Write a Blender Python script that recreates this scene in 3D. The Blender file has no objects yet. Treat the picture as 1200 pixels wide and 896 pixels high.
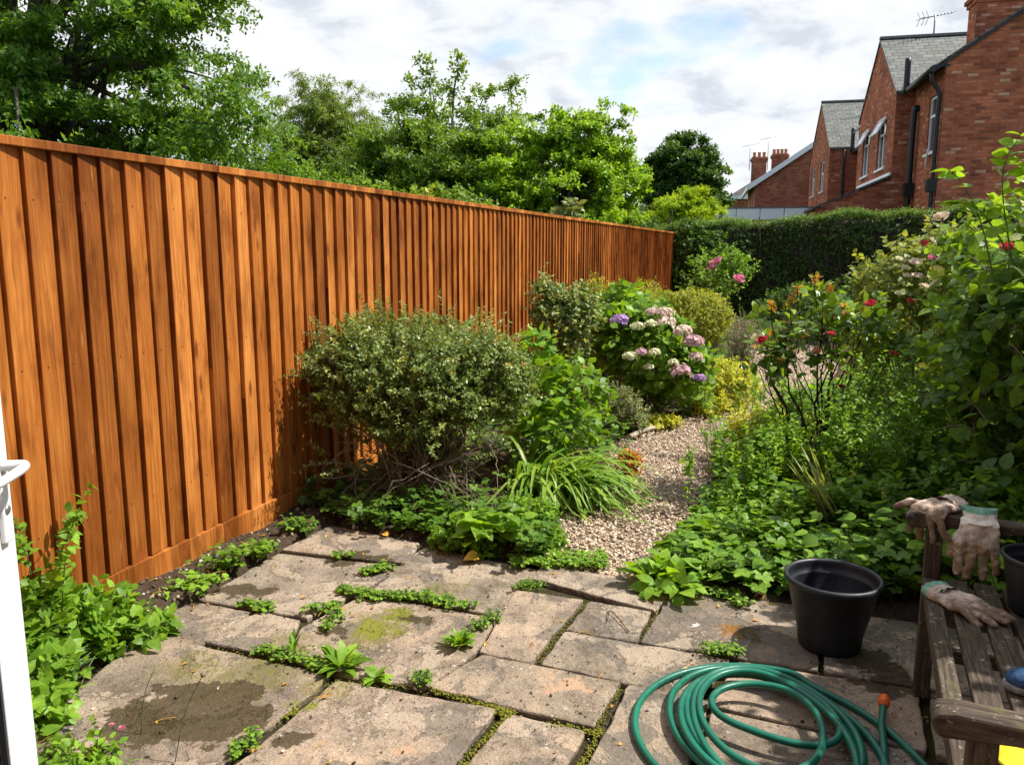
import bpy, math, random
import numpy as np
from mathutils import Vector, Matrix

random.seed(7)
SC = bpy.context.scene
COL = SC.collection
F = 950.0; PT = math.atan(154/950); CP = math.cos(PT); SP = math.sin(PT); EYE = 1.53

# ---------------------------------------------------------------- site survey: sight line -> point on the ground / at a distance
def ray(x, y):
    u = x-600; v = -(y-448)
    return u, F*CP+v*SP, -F*SP+v*CP
def gp(x, y, z=0.0):
    u, f, w = ray(x, y); k = (z-EYE)/w
    return Vector((u*k, f*k, z))
def at(x, y, D):
    u, f, w = ray(x, y); k = D/f
    return Vector((u*k, D, EYE+w*k))

FO = np.array([-1.685, 3.57]); FD = np.array([.3355, .942]); FN = np.array([.942, -.3355])   # fence line: origin, direction, normal into the garden

# ---------------------------------------------------------------- object helpers
def tag(o, label=None, cat=None, group=None, kind=None):
    if label: o['label'] = label
    if cat: o['category'] = cat
    if group: o['group'] = group
    if kind: o['kind'] = kind
    return o
def thing(name, label, cat, loc=(0, 0, 0), rz=0.0, group=None):
    o = bpy.data.objects.new(name, None); COL.objects.link(o)
    o.empty_display_size = .1
    o.location = loc; o.rotation_euler = (0, 0, rz)
    return tag(o, label, cat, group)

def nrm(a):
    return a/np.maximum(np.linalg.norm(a, axis=-1, keepdims=True), 1e-9)

class Acc:
    """collects polygons (numpy) and links them as one mesh object"""
    def __init__(s): s.v = []; s.f = []; s.n = 0
    def add(s, verts, faces, val=0.0, mat=0, smooth=True):
        verts = np.asarray(verts, dtype=np.float32).reshape(-1, 3)
        if not isinstance(faces, list): faces = [faces]
        base = s.n
        for fa in faces:
            fa = np.asarray(fa, dtype=np.int64)
            vv = np.broadcast_to(np.asarray(val, dtype=np.float32), (len(fa),)) if np.ndim(val) == 0 else np.asarray(val, dtype=np.float32)
            s.f.append((fa+base, vv, mat, smooth))
        s.v.append(verts); s.n += len(verts)
    def build(s, name, mats, parent=None, loc=None, uv=False, bevel=0):
        if not isinstance(mats, (list, tuple)): mats = [mats]
        me = bpy.data.meshes.new(name)
        V = np.concatenate(s.v) if s.v else np.zeros((0, 3), np.float32)
        off = np.zeros(3, np.float32)
        if parent is not None and loc is None and isinstance(parent, bpy.types.Object):
            off = np.array(wloc(parent), np.float32)
        if loc is not None: off = np.array(loc, np.float32)
        if parent is None and loc is None: off = np.zeros(3, np.float32)
        me.vertices.add(len(V)); me.vertices.foreach_set('co', (V-off).ravel())
        tot = np.concatenate([np.full(len(f), f.shape[1]) for f, _, _, _ in s.f])
        idx = np.concatenate([f.ravel() for f, _, _, _ in s.f])
        st = np.concatenate([[0], np.cumsum(tot)[:-1]])
        me.loops.add(len(idx)); me.loops.foreach_set('vertex_index', idx.astype(np.int32))
        me.polygons.add(len(tot)); me.polygons.foreach_set('loop_start', st.astype(np.int32))
        me.polygons.foreach_set('material_index', np.concatenate([np.full(len(f), m) for f, _, m, _ in s.f]).astype(np.int32))
        me.polygons.foreach_set('use_smooth', np.concatenate([np.full(len(f), sm) for f, _, _, sm in s.f]).astype(bool))
        me.update(calc_edges=True); me.validate()
        a = me.attributes.new('v', 'FLOAT', 'FACE')
        vals = np.concatenate([x for _, x, _, _ in s.f]).astype(np.float32)
        if len(a.data) == len(vals): a.data.foreach_set('value', vals)
        for m in mats: me.materials.append(m)
        o = bpy.data.objects.new(name, me); COL.objects.link(o)
        if loc is not None and parent is None: o.location = loc
        if parent is not None: o.parent = parent
        if uv: auto_uv(me)
        if bevel:
            b = o.modifiers.new('b', 'BEVEL'); b.width = bevel; b.segments = 2; b.limit_method = 'ANGLE'
        return o
def wloc(o):
    p = Vector(o.location)
    while o.parent: o = o.parent; p = p+Vector(o.location)
    return p
def auto_uv(me):
    uvl = me.uv_layers.new(name='UVMap')
    for p in me.polygons:
        n = p.normal
        t = Vector((0, 0, 1)).cross(n)
        t = Vector((1, 0, 0)) if t.length < 1e-3 else t.normalized()
        b = n.cross(t)
        for li in p.loop_indices:
            c = me.vertices[me.loops[li].vertex_index].co
            uvl.data[li].uv = (c.dot(t), c.dot(b))

BOXF = np.array([[0, 3, 2, 1], [4, 5, 6, 7], [0, 1, 5, 4], [1, 2, 6, 5], [2, 3, 7, 6], [3, 0, 4, 7]])
def box(acc, c, size, X=(1, 0, 0), Y=(0, 1, 0), Z=(0, 0, 1), val=0.0, mat=0, taper=1.0):
    c = np.array(c, float); X, Y, Z = [np.array(a, float) for a in (X, Y, Z)]
    h = np.array(size)/2.0; P = []
    for sz in (-1, 1):
        k = 1.0 if sz < 0 else taper
        for sx, sy in ((-1, -1), (1, -1), (1, 1), (-1, 1)):
            P.append(c+X*h[0]*sx*k+Y*h[1]*sy*k+Z*h[2]*sz)
    acc.add(P, BOXF, val, mat, False)

def tubes(acc, P, R, m=6, val=0.0, mat=0, cap=True):
    """P (N,K,3) polylines, R (N,K) radii"""
    P = np.asarray(P, float); R = np.asarray(R, float)
    N, K, _ = P.shape
    T = np.zeros_like(P); T[:, 1:-1] = P[:, 2:]-P[:, :-2]; T[:, 0] = P[:, 1]-P[:, 0]; T[:, -1] = P[:, -1]-P[:, -2]
    T = nrm(T)
    ov = nrm(P[:, -1]-P[:, 0])
    ref = np.where(np.abs(ov[:, 2:3]) < .8, np.array([0, 0, 1.0]), np.array([.9, .3, .1]))
    if K > 8: return tube1s(acc, P, R, m, val, mat, cap)
    A = nrm(np.cross(T, ref[:, None, :])); B = np.cross(T, A)
    an = np.arange(m)*2*np.pi/m
    V = P[:, :, None]+R[:, :, None, None]*(A[:, :, None]*np.cos(an)[:, None]+B[:, :, None]*np.sin(an)[:, None])
    _tubef(acc, V, N, K, m, val, mat, cap)
def tube1s(acc, P, R, m, val, mat, cap):
    for i in range(len(P)):
        p = P[i]; K = len(p); T = np.gradient(p, axis=0); T = nrm(T)
        a = np.cross(T[0], [0, 0, 1.0]) if abs(T[0][2]) < .9 else np.cross(T[0], [1.0, 0, 0]); a = a/np.linalg.norm(a)
        A = [a]
        for k in range(1, K):
            a = A[-1]-T[k]*np.dot(A[-1], T[k]); a /= np.linalg.norm(a); A.append(a)
        A = np.array(A); B = np.cross(T, A); an = np.arange(m)*2*np.pi/m
        V = p[:, None]+R[i][:, None, None]*(A[:, None]*np.cos(an)[:, None]+B[:, None]*np.sin(an)[:, None])
        vv = val if np.ndim(val) == 0 else val[i]
        _tubef(acc, V[None], 1, K, m, vv, mat, cap)
def _tubef(acc, V, N, K, m, val, mat, cap):
    k = np.arange(K-1); j = np.arange(m)
    q = np.stack([k[:, None]*m+j, k[:, None]*m+(j+1) % m, (k[:, None]+1)*m+(j+1) % m, (k[:, None]+1)*m+j], -1).reshape(-1, 4)
    Q = (q[None]+(np.arange(N)*K*m)[:, None, None]).reshape(-1, 4)
    vq = val if np.ndim(val) == 0 else np.repeat(val, len(q))
    base = acc.n
    acc.add(V.reshape(-1, 3), Q, vq, mat)
    if cap:
        c0 = (np.arange(m)[::-1][None]+(np.arange(N)*K*m)[:, None]); c1 = ((K-1)*m+np.arange(m)[None]+(np.arange(N)*K*m)[:, None])
        vc = np.zeros(N)+val if np.ndim(val) == 0 else val
        acc.f.append((c0+base, np.asarray(vc, np.float32), mat, False)); acc.f.append((c1+base, np.asarray(vc, np.float32), mat, False))

def spline(pts, n):
    """catmull-rom through points (K,3) -> (n,3)"""
    p = np.array(pts, float); p = np.vstack([2*p[0]-p[1], p, 2*p[-1]-p[-2]])
    K = len(p)-3; t = np.linspace(0, K-1e-6, n); i = t.astype(int); u = (t-i)[:, None]
    a, b, c, d = p[i], p[i+1], p[i+2], p[i+3]
    return .5*((2*b)+(-a+c)*u+(2*a-5*b+4*c-d)*u**2+(-a+3*b-3*c+d)*u**3)

# ---------------------------------------------------------------- leaf shapes: (verts, face lists), unit length along +Y, normal +Z
def T_rhomb(w=.3, h=.05):
    return np.array([[0, 0, 0], [w, .45, h], [0, 1, -.06], [-w, .45, h], [0, .5, 0]]), [np.array([[0, 1, 4], [4, 1, 2], [0, 4, 3], [4, 2, 3]])]
def T_diam(w=.3, h=.06):
    return np.array([[0, 0, 0], [w, .45, h], [0, 1, -.05], [-w, .45, h]]), [np.array([[0, 1, 2], [0, 2, 3]])]
def T_oval(w=.3, h=.08, tip=1.0, curl=.12):
    v = [[0, 0, 0], [0, .3, .02], [0, .68, 0], [0, tip, -curl]]
    for sx in (1, -1):
        v += [[sx*w*.72, .16, h*.6], [sx*w, .42, h], [sx*w*.72, .72, h*.6-.03]]
    q = [[0, 4, 5, 1], [1, 5, 6, 2], [1, 8, 7, 0], [2, 9, 8, 1]]
    t = [[2, 6, 3], [2, 3, 9]]
    return np.array(v), [np.array(q), np.array(t)]
def T_heart(w=.45, h=.1):
    v = [[0, 0, 0], [0, .35, .02], [0, .7, 0], [0, 1, -.12]]
    for sx in (1, -1):
        v += [[sx*w*.55, -.14, h*.5], [sx*w, .15, h], [sx*w*.85, .5, h*.7], [sx*w*.4, .8, 0]]
    q = [[0, 4, 5, 1], [1, 5, 6, 2], [2, 6, 7, 3], [1, 9, 8, 0], [2, 10, 9, 1], [3, 11, 10, 2]]
    return np.array(v), [np.array(q)]
def T_lobed(nl=5, deep=.3, cup=.1):
    v = [[0, .45, -.03]]; m = nl*4
    for k in range(m+1):
        a = -math.pi/2+.28+(2*math.pi-.56)*k/m
        ph = (k/m*nl) % 1
        r = .52*(1-deep*abs(2*ph-1)**1.5*1.0)
        if k in (0, m): r *= .6
        v.append([math.cos(a)*r, .45+math.sin(a)*r, cup*r*2*(.6+.4*math.cos(2*math.pi*ph))])
    return np.array(v), [np.array([[0, k, k+1] for k in range(1, m+1)])]
def T_petal(w=.5):
    return np.array([[0, 0, 0], [w*.8, .4, .05], [w*.7, .85, .12], [0, 1, .08], [-w*.7, .85, .12], [-w*.8, .4, .05], [0, .5, -.03]]), [np.array([[0, 1, 6], [6, 1, 2], [6, 2, 3], [6, 3, 4], [6, 4, 5], [6, 5, 0]])]

def put(acc, T, P, D, N, S, val, mat=0, smooth=True):
    """instances of a template at P, pointing along D, facing N, size S"""
    tv, tf = T; n = len(P)
    if n == 0: return
    Y = nrm(D); X = nrm(np.cross(Y, N)); Z = np.cross(X, Y)
    S = np.broadcast_to(np.asarray(S, float), (n,))[:, None, None]
    V = P[:, None]+S*(tv[None, :, 0:1]*X[:, None]+tv[None, :, 1:2]*Y[:, None]+tv[None, :, 2:3]*Z[:, None])
    k = len(tv); off = (np.arange(n)*k)[:, None, None]
    vals = np.broadcast_to(np.asarray(val, float), (n,))
    base = acc.n
    acc.v.append(V.reshape(-1, 3).astype(np.float32)); acc.n += n*k
    for f in tf:
        acc.f.append(((f[None]+off).reshape(-1, f.shape[1])+base, np.repeat(vals, len(f)).astype(np.float32), mat, smooth))

UP = np.array([0, 0, 1.0])
def shoots(acc, rng, P0, D, L, n, size, T, droop=0.0, spread=.9, upn=.8, start=.15, sv=.25, vb=.5, vr=.25, mat=0, stem=None, sr=.002, smat=0, tipval=0.0, alt=2.4, petiole=0.0):
    """leafy shoots: leaves spiralling up each curved stem"""
    N = len(P0); L = np.broadcast_to(np.asarray(L, float), (N,))
    u = start+(1-start)*(np.arange(n)+.5)/n
    u = u[None]+rng.uniform(-.3, .3, (N, n))/n
    dr = np.array([0, 0, -1.0])*droop
    pos = P0[:, None]+D[:, None]*(L[:, None]*u)[..., None]+dr*((L[:, None]*u**2)[..., None])
    tan = nrm(D[:, None]+dr*2*u[..., None])
    az = np.arange(n)[None]*alt+rng.uniform(0, 6.28, (N, 1))+rng.normal(0, .35, (N, n))
    ref = nrm(np.cross(tan, nrm(rng.normal(size=(N, 1, 3))+np.array([0, 0, .3])))); ref2 = np.cross(tan, ref)
    rad = ref*np.cos(az)[..., None]+ref2*np.sin(az)[..., None]
    ld = nrm(tan*(1-spread*.5)+rad*spread+rng.normal(0, .2, (N, n, 3))+dr*.6)
    nn = nrm(UP*upn+tan*.5+rng.normal(0, .35, (N, n, 3)))
    S = size*(1-.35*u)*rng.uniform(1-sv, 1+sv, (N, n))
    val = np.clip(vb+rng.uniform(-vr, vr, (N, n))+tipval*u+rng.normal(0, .08, (N, 1)), 0.01, .99)
    if petiole: pos = pos+ld*petiole*size
    put(acc, T, pos.reshape(-1, 3), ld.reshape(-1, 3), nn.reshape(-1, 3), S.ravel(), val.ravel(), mat)
    if stem is not None:
        uu = np.linspace(0, 1, 4)[None, :, None]
        SPt = P0[:, None]+D[:, None]*(L[:, None, None]*uu)+dr*(L[:, None, None]*uu**2)
        tubes(stem, SPt, np.broadcast_to(sr*np.array([1, .8, .6, .35]), (N, 4)), 4, .5, smat, cap=False)

def wob(d, seed, f=3.0):
    r = np.random.default_rng(seed); s = 0
    for k in range(5):
        w = r.normal(size=3)*f*(1+.4*k); s = s+np.sin(d@w+r.uniform(0, 6.28))/(1+.5*k)
    return s/2.5
def blobs(rng, ells, N, rmin=.7, rmax=1.0, zmin=None, seed=3, w=.16, upper=0.0, f=3.0):
    """points near the surface of a union of ellipsoids, with outward normals. ells: (cx,cy,cz,rx,ry,rz)"""
    E = np.array(ells, float); vol = (E[:, 3]*E[:, 4]+E[:, 4]*E[:, 5]+E[:, 3]*E[:, 5]); P = []; Nn = []; need = N; it = 0
    while need > 0 and it < 30:
        it += 1
        k = rng.choice(len(E), size=need*2+20, p=vol/vol.sum())
        d = nrm(rng.normal(size=(len(k), 3)))
        if upper: d[:, 2] = np.where((d[:, 2] < 0) & (rng.random(len(k)) < upper), -d[:, 2], d[:, 2])
        r = (rmin**2+(rmax**2-rmin**2)*rng.random(len(k)))**.5*(1+w*wob(d*1.0+E[k, :3]*.7, seed, f))
        p = E[k, :3]+d*r[:, None]*E[k, 3:]
        ok = np.ones(len(k), bool)
        for j in range(len(E)):
            q = np.linalg.norm((p-E[j, :3])/E[j, 3:], axis=1)
            ok &= (q > rmin*.92) | (k == j)
        if zmin is not None: ok &= p[:, 2] > zmin
        p = p[ok]; n = nrm(d[ok]/E[k[ok], 3:])
        P.append(p[:need]); Nn.append(n[:need]); need -= len(p[:need])
    return np.concatenate(P), np.concatenate(Nn)

def twigs(acc, rng, base, tips, r0=.008, r1=.002, bend=.15, m=5, val=.5, spreadb=.05, K=6, mat=0):
    N = len(tips); b = np.array(base, float)[None]+rng.normal(0, 1, (N, 3))*np.array([spreadb, spreadb, 0])
    u = np.linspace(0, 1, K)[None, :, None]
    d = tips-b; L = np.linalg.norm(d, axis=1)[:, None, None]
    lift = np.array([0, 0, 1.0])*np.sin(np.pi*u)*L*bend*rng.uniform(.2, 1.2, (N, 1, 1))
    P = b[:, None]+d[:, None]*u+lift+rng.normal(0, .03, (N, K, 3))*L*np.sin(np.pi*u)
    R = (r0+(r1-r0)*u[..., 0])*rng.uniform(.6, 1.2, (N, 1))
    tubes(acc, P, R, m, val, mat, cap=False)
# ---------------------------------------------------------------- materials
class NT:
    def __init__(s, name):
        s.m = bpy.data.materials.new(name); s.m.use_nodes = True; s.t = s.m.node_tree; s.t.nodes.clear()
        s.out = s.t.nodes.new('ShaderNodeOutputMaterial')
    def n(s, typ, ins=None, **kw):
        nd = s.t.nodes.new('ShaderNode'+typ)
        for k, v in kw.items(): setattr(nd, k, v)
        if ins:
            for k, v in ins.items(): s.set(nd.inputs[k], v)
        return nd
    def set(s, sock, v):
        if isinstance(v, bpy.types.NodeSocket): s.t.links.new(v, sock)
        elif isinstance(v, bpy.types.Node): s.t.links.new(v.outputs[0], sock)
        elif isinstance(v, (tuple, list)) and sock.type == 'RGBA': sock.default_value = (*v[:3], 1)
        else: sock.default_value = v
    def math(s, op, a, b=0.0, c=None, clamp=False):
        nd = s.n('Math', {0: a, 1: b}, operation=op); nd.use_clamp = clamp
        if c is not None: s.set(nd.inputs[2], c)
        return nd.outputs[0]
    def vmath(s, op, a, b=None):
        nd = s.n('VectorMath', {0: a}, operation=op)
        if b is not None: s.set(nd.inputs[1], b)
        return nd.outputs['Value'] if op in ('DISTANCE', 'LENGTH', 'DOT_PRODUCT') else nd.outputs[0]
    def noise(s, vec, scale, detail=4, rough=.55, dist=0.0, dim='3D', w=None):
        nd = s.n('TexNoise', {'Vector': vec, 'Scale': scale, 'Detail': detail, 'Roughness': rough, 'Distortion': dist})
        return nd.outputs['Fac']
    def vor(s, vec, scale, feature='F1', out='Distance', rnd=1.0):
        nd = s.n('TexVoronoi', {'Vector': vec, 'Scale': scale, 'Randomness': rnd}, feature=feature); return nd.outputs[out]
    def ramp(s, fac, stops, interp='LINEAR'):
        nd = s.n('ValToRGB', {'Fac': fac}); cr = nd.color_ramp; cr.interpolation = interp
        while len(cr.elements) < len(stops): cr.elements.new(.5)
        for e, (p, c) in zip(cr.elements, stops):
            e.position = p; e.color = (*c, 1) if isinstance(c, (tuple, list)) else (c, c, c, 1)
        return nd.outputs[0]
    def mapr(s, v, a, b, c=0.0, d=1.0, smooth=False):
        nd = s.n('MapRange', {0: v, 1: a, 2: b, 3: c, 4: d})
        if smooth: nd.interpolation_type = 'SMOOTHSTEP'
        return nd.outputs[0]
    def mix(s, f, a, b, mode='MIX'):
        nd = s.n('Mix', data_type='RGBA', blend_type=mode)
        s.set(nd.inputs[0], f); s.set(nd.inputs[6], a); s.set(nd.inputs[7], b); return nd.outputs[2]
    def obj(s): return s.n('TexCoord').outputs['Object']
    def pos(s): return s.n('NewGeometry').outputs['Position']
    def attr(s, name='v'): return s.n('Attribute', attribute_name=name).outputs['Fac']
    def bump(s, h, strength=.5, dist=.01, normal=None):
        nd = s.n('Bump', {'Height': h, 'Strength': strength, 'Distance': dist})
        if normal is not None: s.set(nd.inputs['Normal'], normal)
        return nd.outputs[0]
    def scale(s, vec, sc, loc=(0, 0, 0)):
        return s.n('Mapping', {'Vector': vec, 'Scale': sc, 'Location': loc}).outputs[0]
    def pbsdf(s, color, rough=.6, normal=None, spec=.4, **kw):
        nd = s.n('BsdfPrincipled', {'Base Color': color, 'Roughness': rough, 'Specular IOR Level': spec})
        if normal is not None: s.set(nd.inputs['Normal'], normal)
        for k, v in kw.items(): s.set(nd.inputs[k], v)
        return nd
    def done(s, sh): s.set(s.out.inputs[0], sh); return s.m

def M_leaf(name, stops, transl=.42, tcol=(1.7, 1.5, .5), rough=.45, spec=.27, big=0.0):
    t = NT(name)
    c = t.ramp(t.attr(), stops)
    p = t.pos()
    n = t.noise(p, 60 if not big else big, 3)
    c = t.mix(1.0, c, t.ramp(n, [(.3, (1.15, 1.02, .85)), (.7, (2.05, 1.66, 1.2))]), 'MULTIPLY')
    tc = t.mix(1.0, c, tcol, 'MULTIPLY')
    a = t.pbsdf(c, rough, None, spec)
    b = t.n('BsdfTranslucent', {'Color': tc})
    mx = t.n('MixShader', {0: transl}); t.set(mx.inputs[1], a.outputs[0]); t.set(mx.inputs[2], b.outputs[0])
    return t.done(mx.outputs[0])
def G(*c): return tuple(c)
def greens(d, m, l, extra=None):
    s = [(0.0, d), (.4, m), (.8, l)]
    if extra: s = [(0.0, d), (.38, m), (.72, l), (.93, l), (.96, extra)]
    return s

def M_bark(name, c1=(.10, .075, .05), c2=(.22, .18, .13), sc=30):
    t = NT(name); p = t.pos(); n = t.noise(t.scale(p, (1, 1, .3)), sc, 5, .65)
    c = t.ramp(n, [(.3, c1), (.7, c2)])
    return t.done(t.pbsdf(c, .85, t.bump(n, .6, .01)).outputs[0])
def M_plain(name, c, rough=.5, spec=.4, nscale=40, var=.12, bump=.1, **kw):
    t = NT(name); p = t.obj(); n = t.noise(p, nscale, 4)
    cc = t.mix(1.0, c, t.ramp(n, [(.25, (1-var,)*3), (.75, (1+var,)*3)]), 'MULTIPLY')
    return t.done(t.pbsdf(cc, rough, t.bump(n, bump, .003), spec, **kw).outputs[0])

MT = {}
# foliage palettes (linear base colours)
MT['maple'] = M_leaf('leaf_sycamore', greens((.035, .09, .014), (.06, .15, .022), (.13, .26, .04)))
MT['willow'] = M_leaf('leaf_willow', greens((.055, .105, .02), (.09, .16, .03), (.15, .24, .05)))
MT['apple'] = M_leaf('leaf_apple', greens((.05, .105, .016), (.085, .175, .028), (.15, .27, .05)))
MT['lime'] = M_leaf('leaf_bright', greens((.06, .15, .012), (.12, .26, .02), (.22, .38, .03)))
MT['dark'] = M_leaf('leaf_dark', greens((.02, .055, .014), (.035, .09, .018), (.07, .15, .03)))
MT['conifer'] = M_leaf('leaf_yellowgreen', greens((.10, .20, .015), (.17, .30, .02), (.27, .42, .035)))
MT['hedge'] = M_leaf('leaf_privet', greens((.022, .055, .014), (.04, .095, .02), (.10, .20, .035)), transl=.3)
MT['lonicera'] = M_leaf('leaf_lonicera', [(0, (.045, .085, .03)), (.4, (.09, .16, .052)), (.72, (.17, .26, .085)), (.86, (.25, .32, .11)), (.93, (.42, .22, .09))], transl=.25, rough=.35)
MT['big'] = M_leaf('leaf_large_oval', greens((.04, .095, .026), (.07, .16, .034), (.14, .27, .045), (.42, .48, .30)), transl=.5, rough=.4, spec=.35)
MT['fresh'] = M_leaf('leaf_fresh', greens((.05, .12, .014), (.085, .20, .022), (.16, .32, .04)), transl=.42)
MT['geran'] = M_leaf('leaf_geranium', greens((.035, .09, .016), (.065, .16, .024), (.13, .27, .04), (.30, .28, .05)), transl=.38)
MT['rose'] = M_leaf('leaf_rose', [(0, (.03, .07, .022)), (.45, (.055, .13, .03)), (.78, (.14, .26, .04)), (.92, (.25, .32, .05)), (.97, (.4, .15, .04))], transl=.35, rough=.33)
MT['varieg'] = M_leaf('leaf_pale_edged', [(0, (.05, .11, .035)), (.4, (.10, .18, .06)), (.7, (.24, .32, .15)), (.9, (.45, .5, .3)), (.97, (.5, .3, .14))], transl=.3)
MT['hyd'] = M_leaf('leaf_hydrangea', greens((.045, .12, .018), (.085, .20, .026), (.16, .30, .05)), transl=.38)
MT['gold'] = M_leaf('leaf_gold', [(0, (.08, .14, .015)), (.4, (.18, .26, .03)), (.75, (.32, .36, .05)), (.95, (.45, .3, .07))], transl=.35)
MT['chart'] = M_leaf('leaf_chartreuse', [(0, (.16, .24, .03)), (.45, (.30, .38, .06)), (.85, (.45, .5, .12))], transl=.4)
MT['pale'] = M_leaf('leaf_pale_green', [(0, (.09, .15, .035)), (.4, (.18, .25, .07)), (.75, (.30, .36, .14)), (.95, (.42, .42, .2))], transl=.4)
MT['grey'] = M_leaf('leaf_greygreen', [(0, (.07, .12, .06)), (.5, (.15, .21, .11)), (.85, (.26, .33, .19))], transl=.25)
MT['strap'] = M_leaf('leaf_strap', greens((.045, .12, .016), (.085, .20, .028), (.17, .30, .06), (.35, .25, .06)), transl=.4, rough=.35)
MT['red'] = M_leaf('leaf_reddish', [(0, (.2, .05, .02)), (.4, (.35, .12, .03)), (.7, (.2, .22, .03)), (.95, (.12, .2, .03))], transl=.3)
MT['stem'] = M_bark('green_stem', (.06, .11, .025), (.12, .18, .05), 60)
MT['twig'] = M_bark('twig_bark', (.11, .085, .055), (.30, .24, .17), 50)
MT['darktwig'] = M_bark('dark_twig', (.025, .018, .012), (.06, .04, .025), 50)
MT['bark'] = M_bark('tree_bark', (.035, .03, .022), (.12, .10, .075), 12)

def M_petal(name, stops, tr=.3):
    t = NT(name); c = t.ramp(t.attr(), stops)
    a = t.pbsdf(c, .6, None, .2); b = t.n('BsdfTranslucent', {'Color': c})
    mx = t.n('MixShader', {0: tr}); t.set(mx.inputs[1], a.outputs[0]); t.set(mx.inputs[2], b.outputs[0])
    return t.done(mx.outputs[0])
MT['p_purple'] = M_petal('petal_purple', [(0, (.42, .22, .5)), (.6, (.6, .38, .66)), (1, (.7, .52, .72))])
MT['p_cream'] = M_petal('petal_cream', [(0, (.6, .65, .3)), (.5, (.8, .8, .5)), (1, (.88, .78, .62))])
MT['p_blush'] = M_petal('petal_blush', [(0, (.75, .52, .45)), (.5, (.85, .70, .58)), (1, (.92, .84, .72))])
MT['p_pinkmix'] = M_petal('petal_pinkmix', [(0, (.6, .32, .4)), (.5, (.75, .48, .52)), (1, (.82, .68, .6))])
MT['p_pink'] = M_petal('petal_pink', [(0, (.6, .1, .22)), (.5, (.8, .25, .4)), (1, (.85, .45, .5))])
MT['p_red'] = M_petal('petal_red', [(0, (.38, .015, .03)), (.5, (.58, .045, .075)), (1, (.72, .16, .17))])
MT['p_peach'] = M_petal('petal_peach', [(0, (.8, .5, .35)), (.5, (.88, .68, .52)), (1, (.92, .82, .7))])
MT['bronze'] = M_leaf('leaf_bronze', [(0, (.22, .09, .035)), (.4, (.30, .18, .05)), (.75, (.26, .26, .05)), (.95, (.14, .22, .03))], transl=.35)
MT['berry'] = M_plain('berry_skin', (.4, .02, .02), .3, .5, var=.1)
MT['rosehip_orange'] = M_plain('dry_bloom', (.5, .17, .04), .6, .3, var=.3)

def M_fence():
    t = NT('orange_stained_timber'); o = t.obj()
    sep = t.n('SeparateXYZ', {0: o}); x, y, z = sep.outputs
    bid = t.math('FLOOR', t.math('DIVIDE', x, .12)); fr = t.math('FRACT', t.math('DIVIDE', x, .12))
    wn = t.n('TexWhiteNoise', {'W': bid}, noise_dimensions='1D'); rnd = wn.outputs['Value']; rc = wn.outputs['Color']
    off = t.vmath('MULTIPLY', rc, (37.0, 11.0, 23.0))
    co = t.vmath('ADD', o, off)
    # growth rings bending round knots
    kn = t.n('TexVoronoi', {'Vector': t.scale(co, (9.5, 1, 3.2)), 'Scale': 1.0}, feature='F1'); kd = kn.outputs['Distance']
    pull = t.math('MULTIPLY', t.mapr(kd, .0, .45, 1.0, 0.0, True), .35)
    warp = t.math('ADD', t.math('MULTIPLY', t.noise(t.scale(co, (6, 1, .8)), 1.0, 3), 2.2), pull)
    gx = t.math('ADD', t.math('MULTIPLY', x, 26), warp)
    gv = t.n('CombineXYZ', {0: gx, 1: 0.0, 2: t.math('MULTIPLY', z, .9)}).outputs[0]
    grain = t.noise(gv, 2.6, 5, .6)
    fine = t.noise(t.scale(co, (260, 10, 7)), 1.0, 4, .6)
    base = t.ramp(grain, [(.25, (.17, .045, .009)), (.42, (.33, .105, .018)), (.58, (.46, .16, .030)), (.78, (.60, .25, .062))])
    base = t.mix(t.math('MULTIPLY', t.mapr(fine, .35, .65), .35), base, (.34, .10, .02))
    # patchy stain and per-board tone
    patch = t.noise(t.scale(co, (4, 1, 1.4)), 1.6, 4, .6)
    base = t.mix(1.0, base, t.ramp(patch, [(.3, (.45, .38, .32)), (.48, (1, 1, 1)), (.7, (1.22, 1.34, 1.5))]), 'MULTIPLY')
    base = t.mix(1.0, base, t.ramp(rnd, [(0, (.55, .49, .42)), (.3, (.86, .84, .8)), (.7, (1.06, 1.06, 1.0)), (1, (1.3, 1.45, 1.7))]), 'MULTIPLY')
    low = t.noise(t.scale(o, (.9, 1, .7)), 1.0, 4, .6); base = t.mix(1.0, base, t.ramp(low, [(.35, (.68, .62, .55)), (.6, (1.08, 1.1, 1.12))]), 'MULTIPLY')
    knot = t.mapr(kd, .07, .20, .95, 0.0, True)
    base = t.mix(t.mapr(t.noise(t.scale(co, (14, 1, 5)), 1.0, 5, .7), .58, .68, 0, .55), base, (.27, .075, .018))
    base = t.mix(t.mapr(t.noise(t.scale(co, (30, 1, 3.5)), 1.0, 5, .7), .62, .74, 0, .28), base, (.80, .46, .20))
    base = t.mix(knot, base, (.16, .045, .012))
    # nail heads at rail heights
    dz = t.math('MINIMUM', t.math('ABSOLUTE', t.math('SUBTRACT', z, .42)), t.math('MINIMUM', t.math('ABSOLUTE', t.math('SUBTRACT', z, 1.08)), t.math('ABSOLUTE', t.math('SUBTRACT', z, 1.72))))
    dx = t.math('MULTIPLY', t.math('SUBTRACT', fr, t.math('ADD', .22, t.math('MULTIPLY', rnd, .15))), .12)
    dz2 = t.math('ADD', dz, t.math('MULTIPLY', rnd, .0))
    nd = t.math('SQRT', t.math('ADD', t.math('MULTIPLY', dx, dx), t.math('MULTIPLY', dz2, dz2)))
    base = t.mix(t.mapr(nd, .0035, .0055, .9, 0.0), base, (.05, .02, .01))
    h = t.math('ADD', t.math('MULTIPLY', fine, .5), t.math('MULTIPLY', grain, .5))
    return t.done(t.pbsdf(base, .6, t.bump(h, .5, .005), .15).outputs[0])
MT['fence'] = M_fence()

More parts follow.
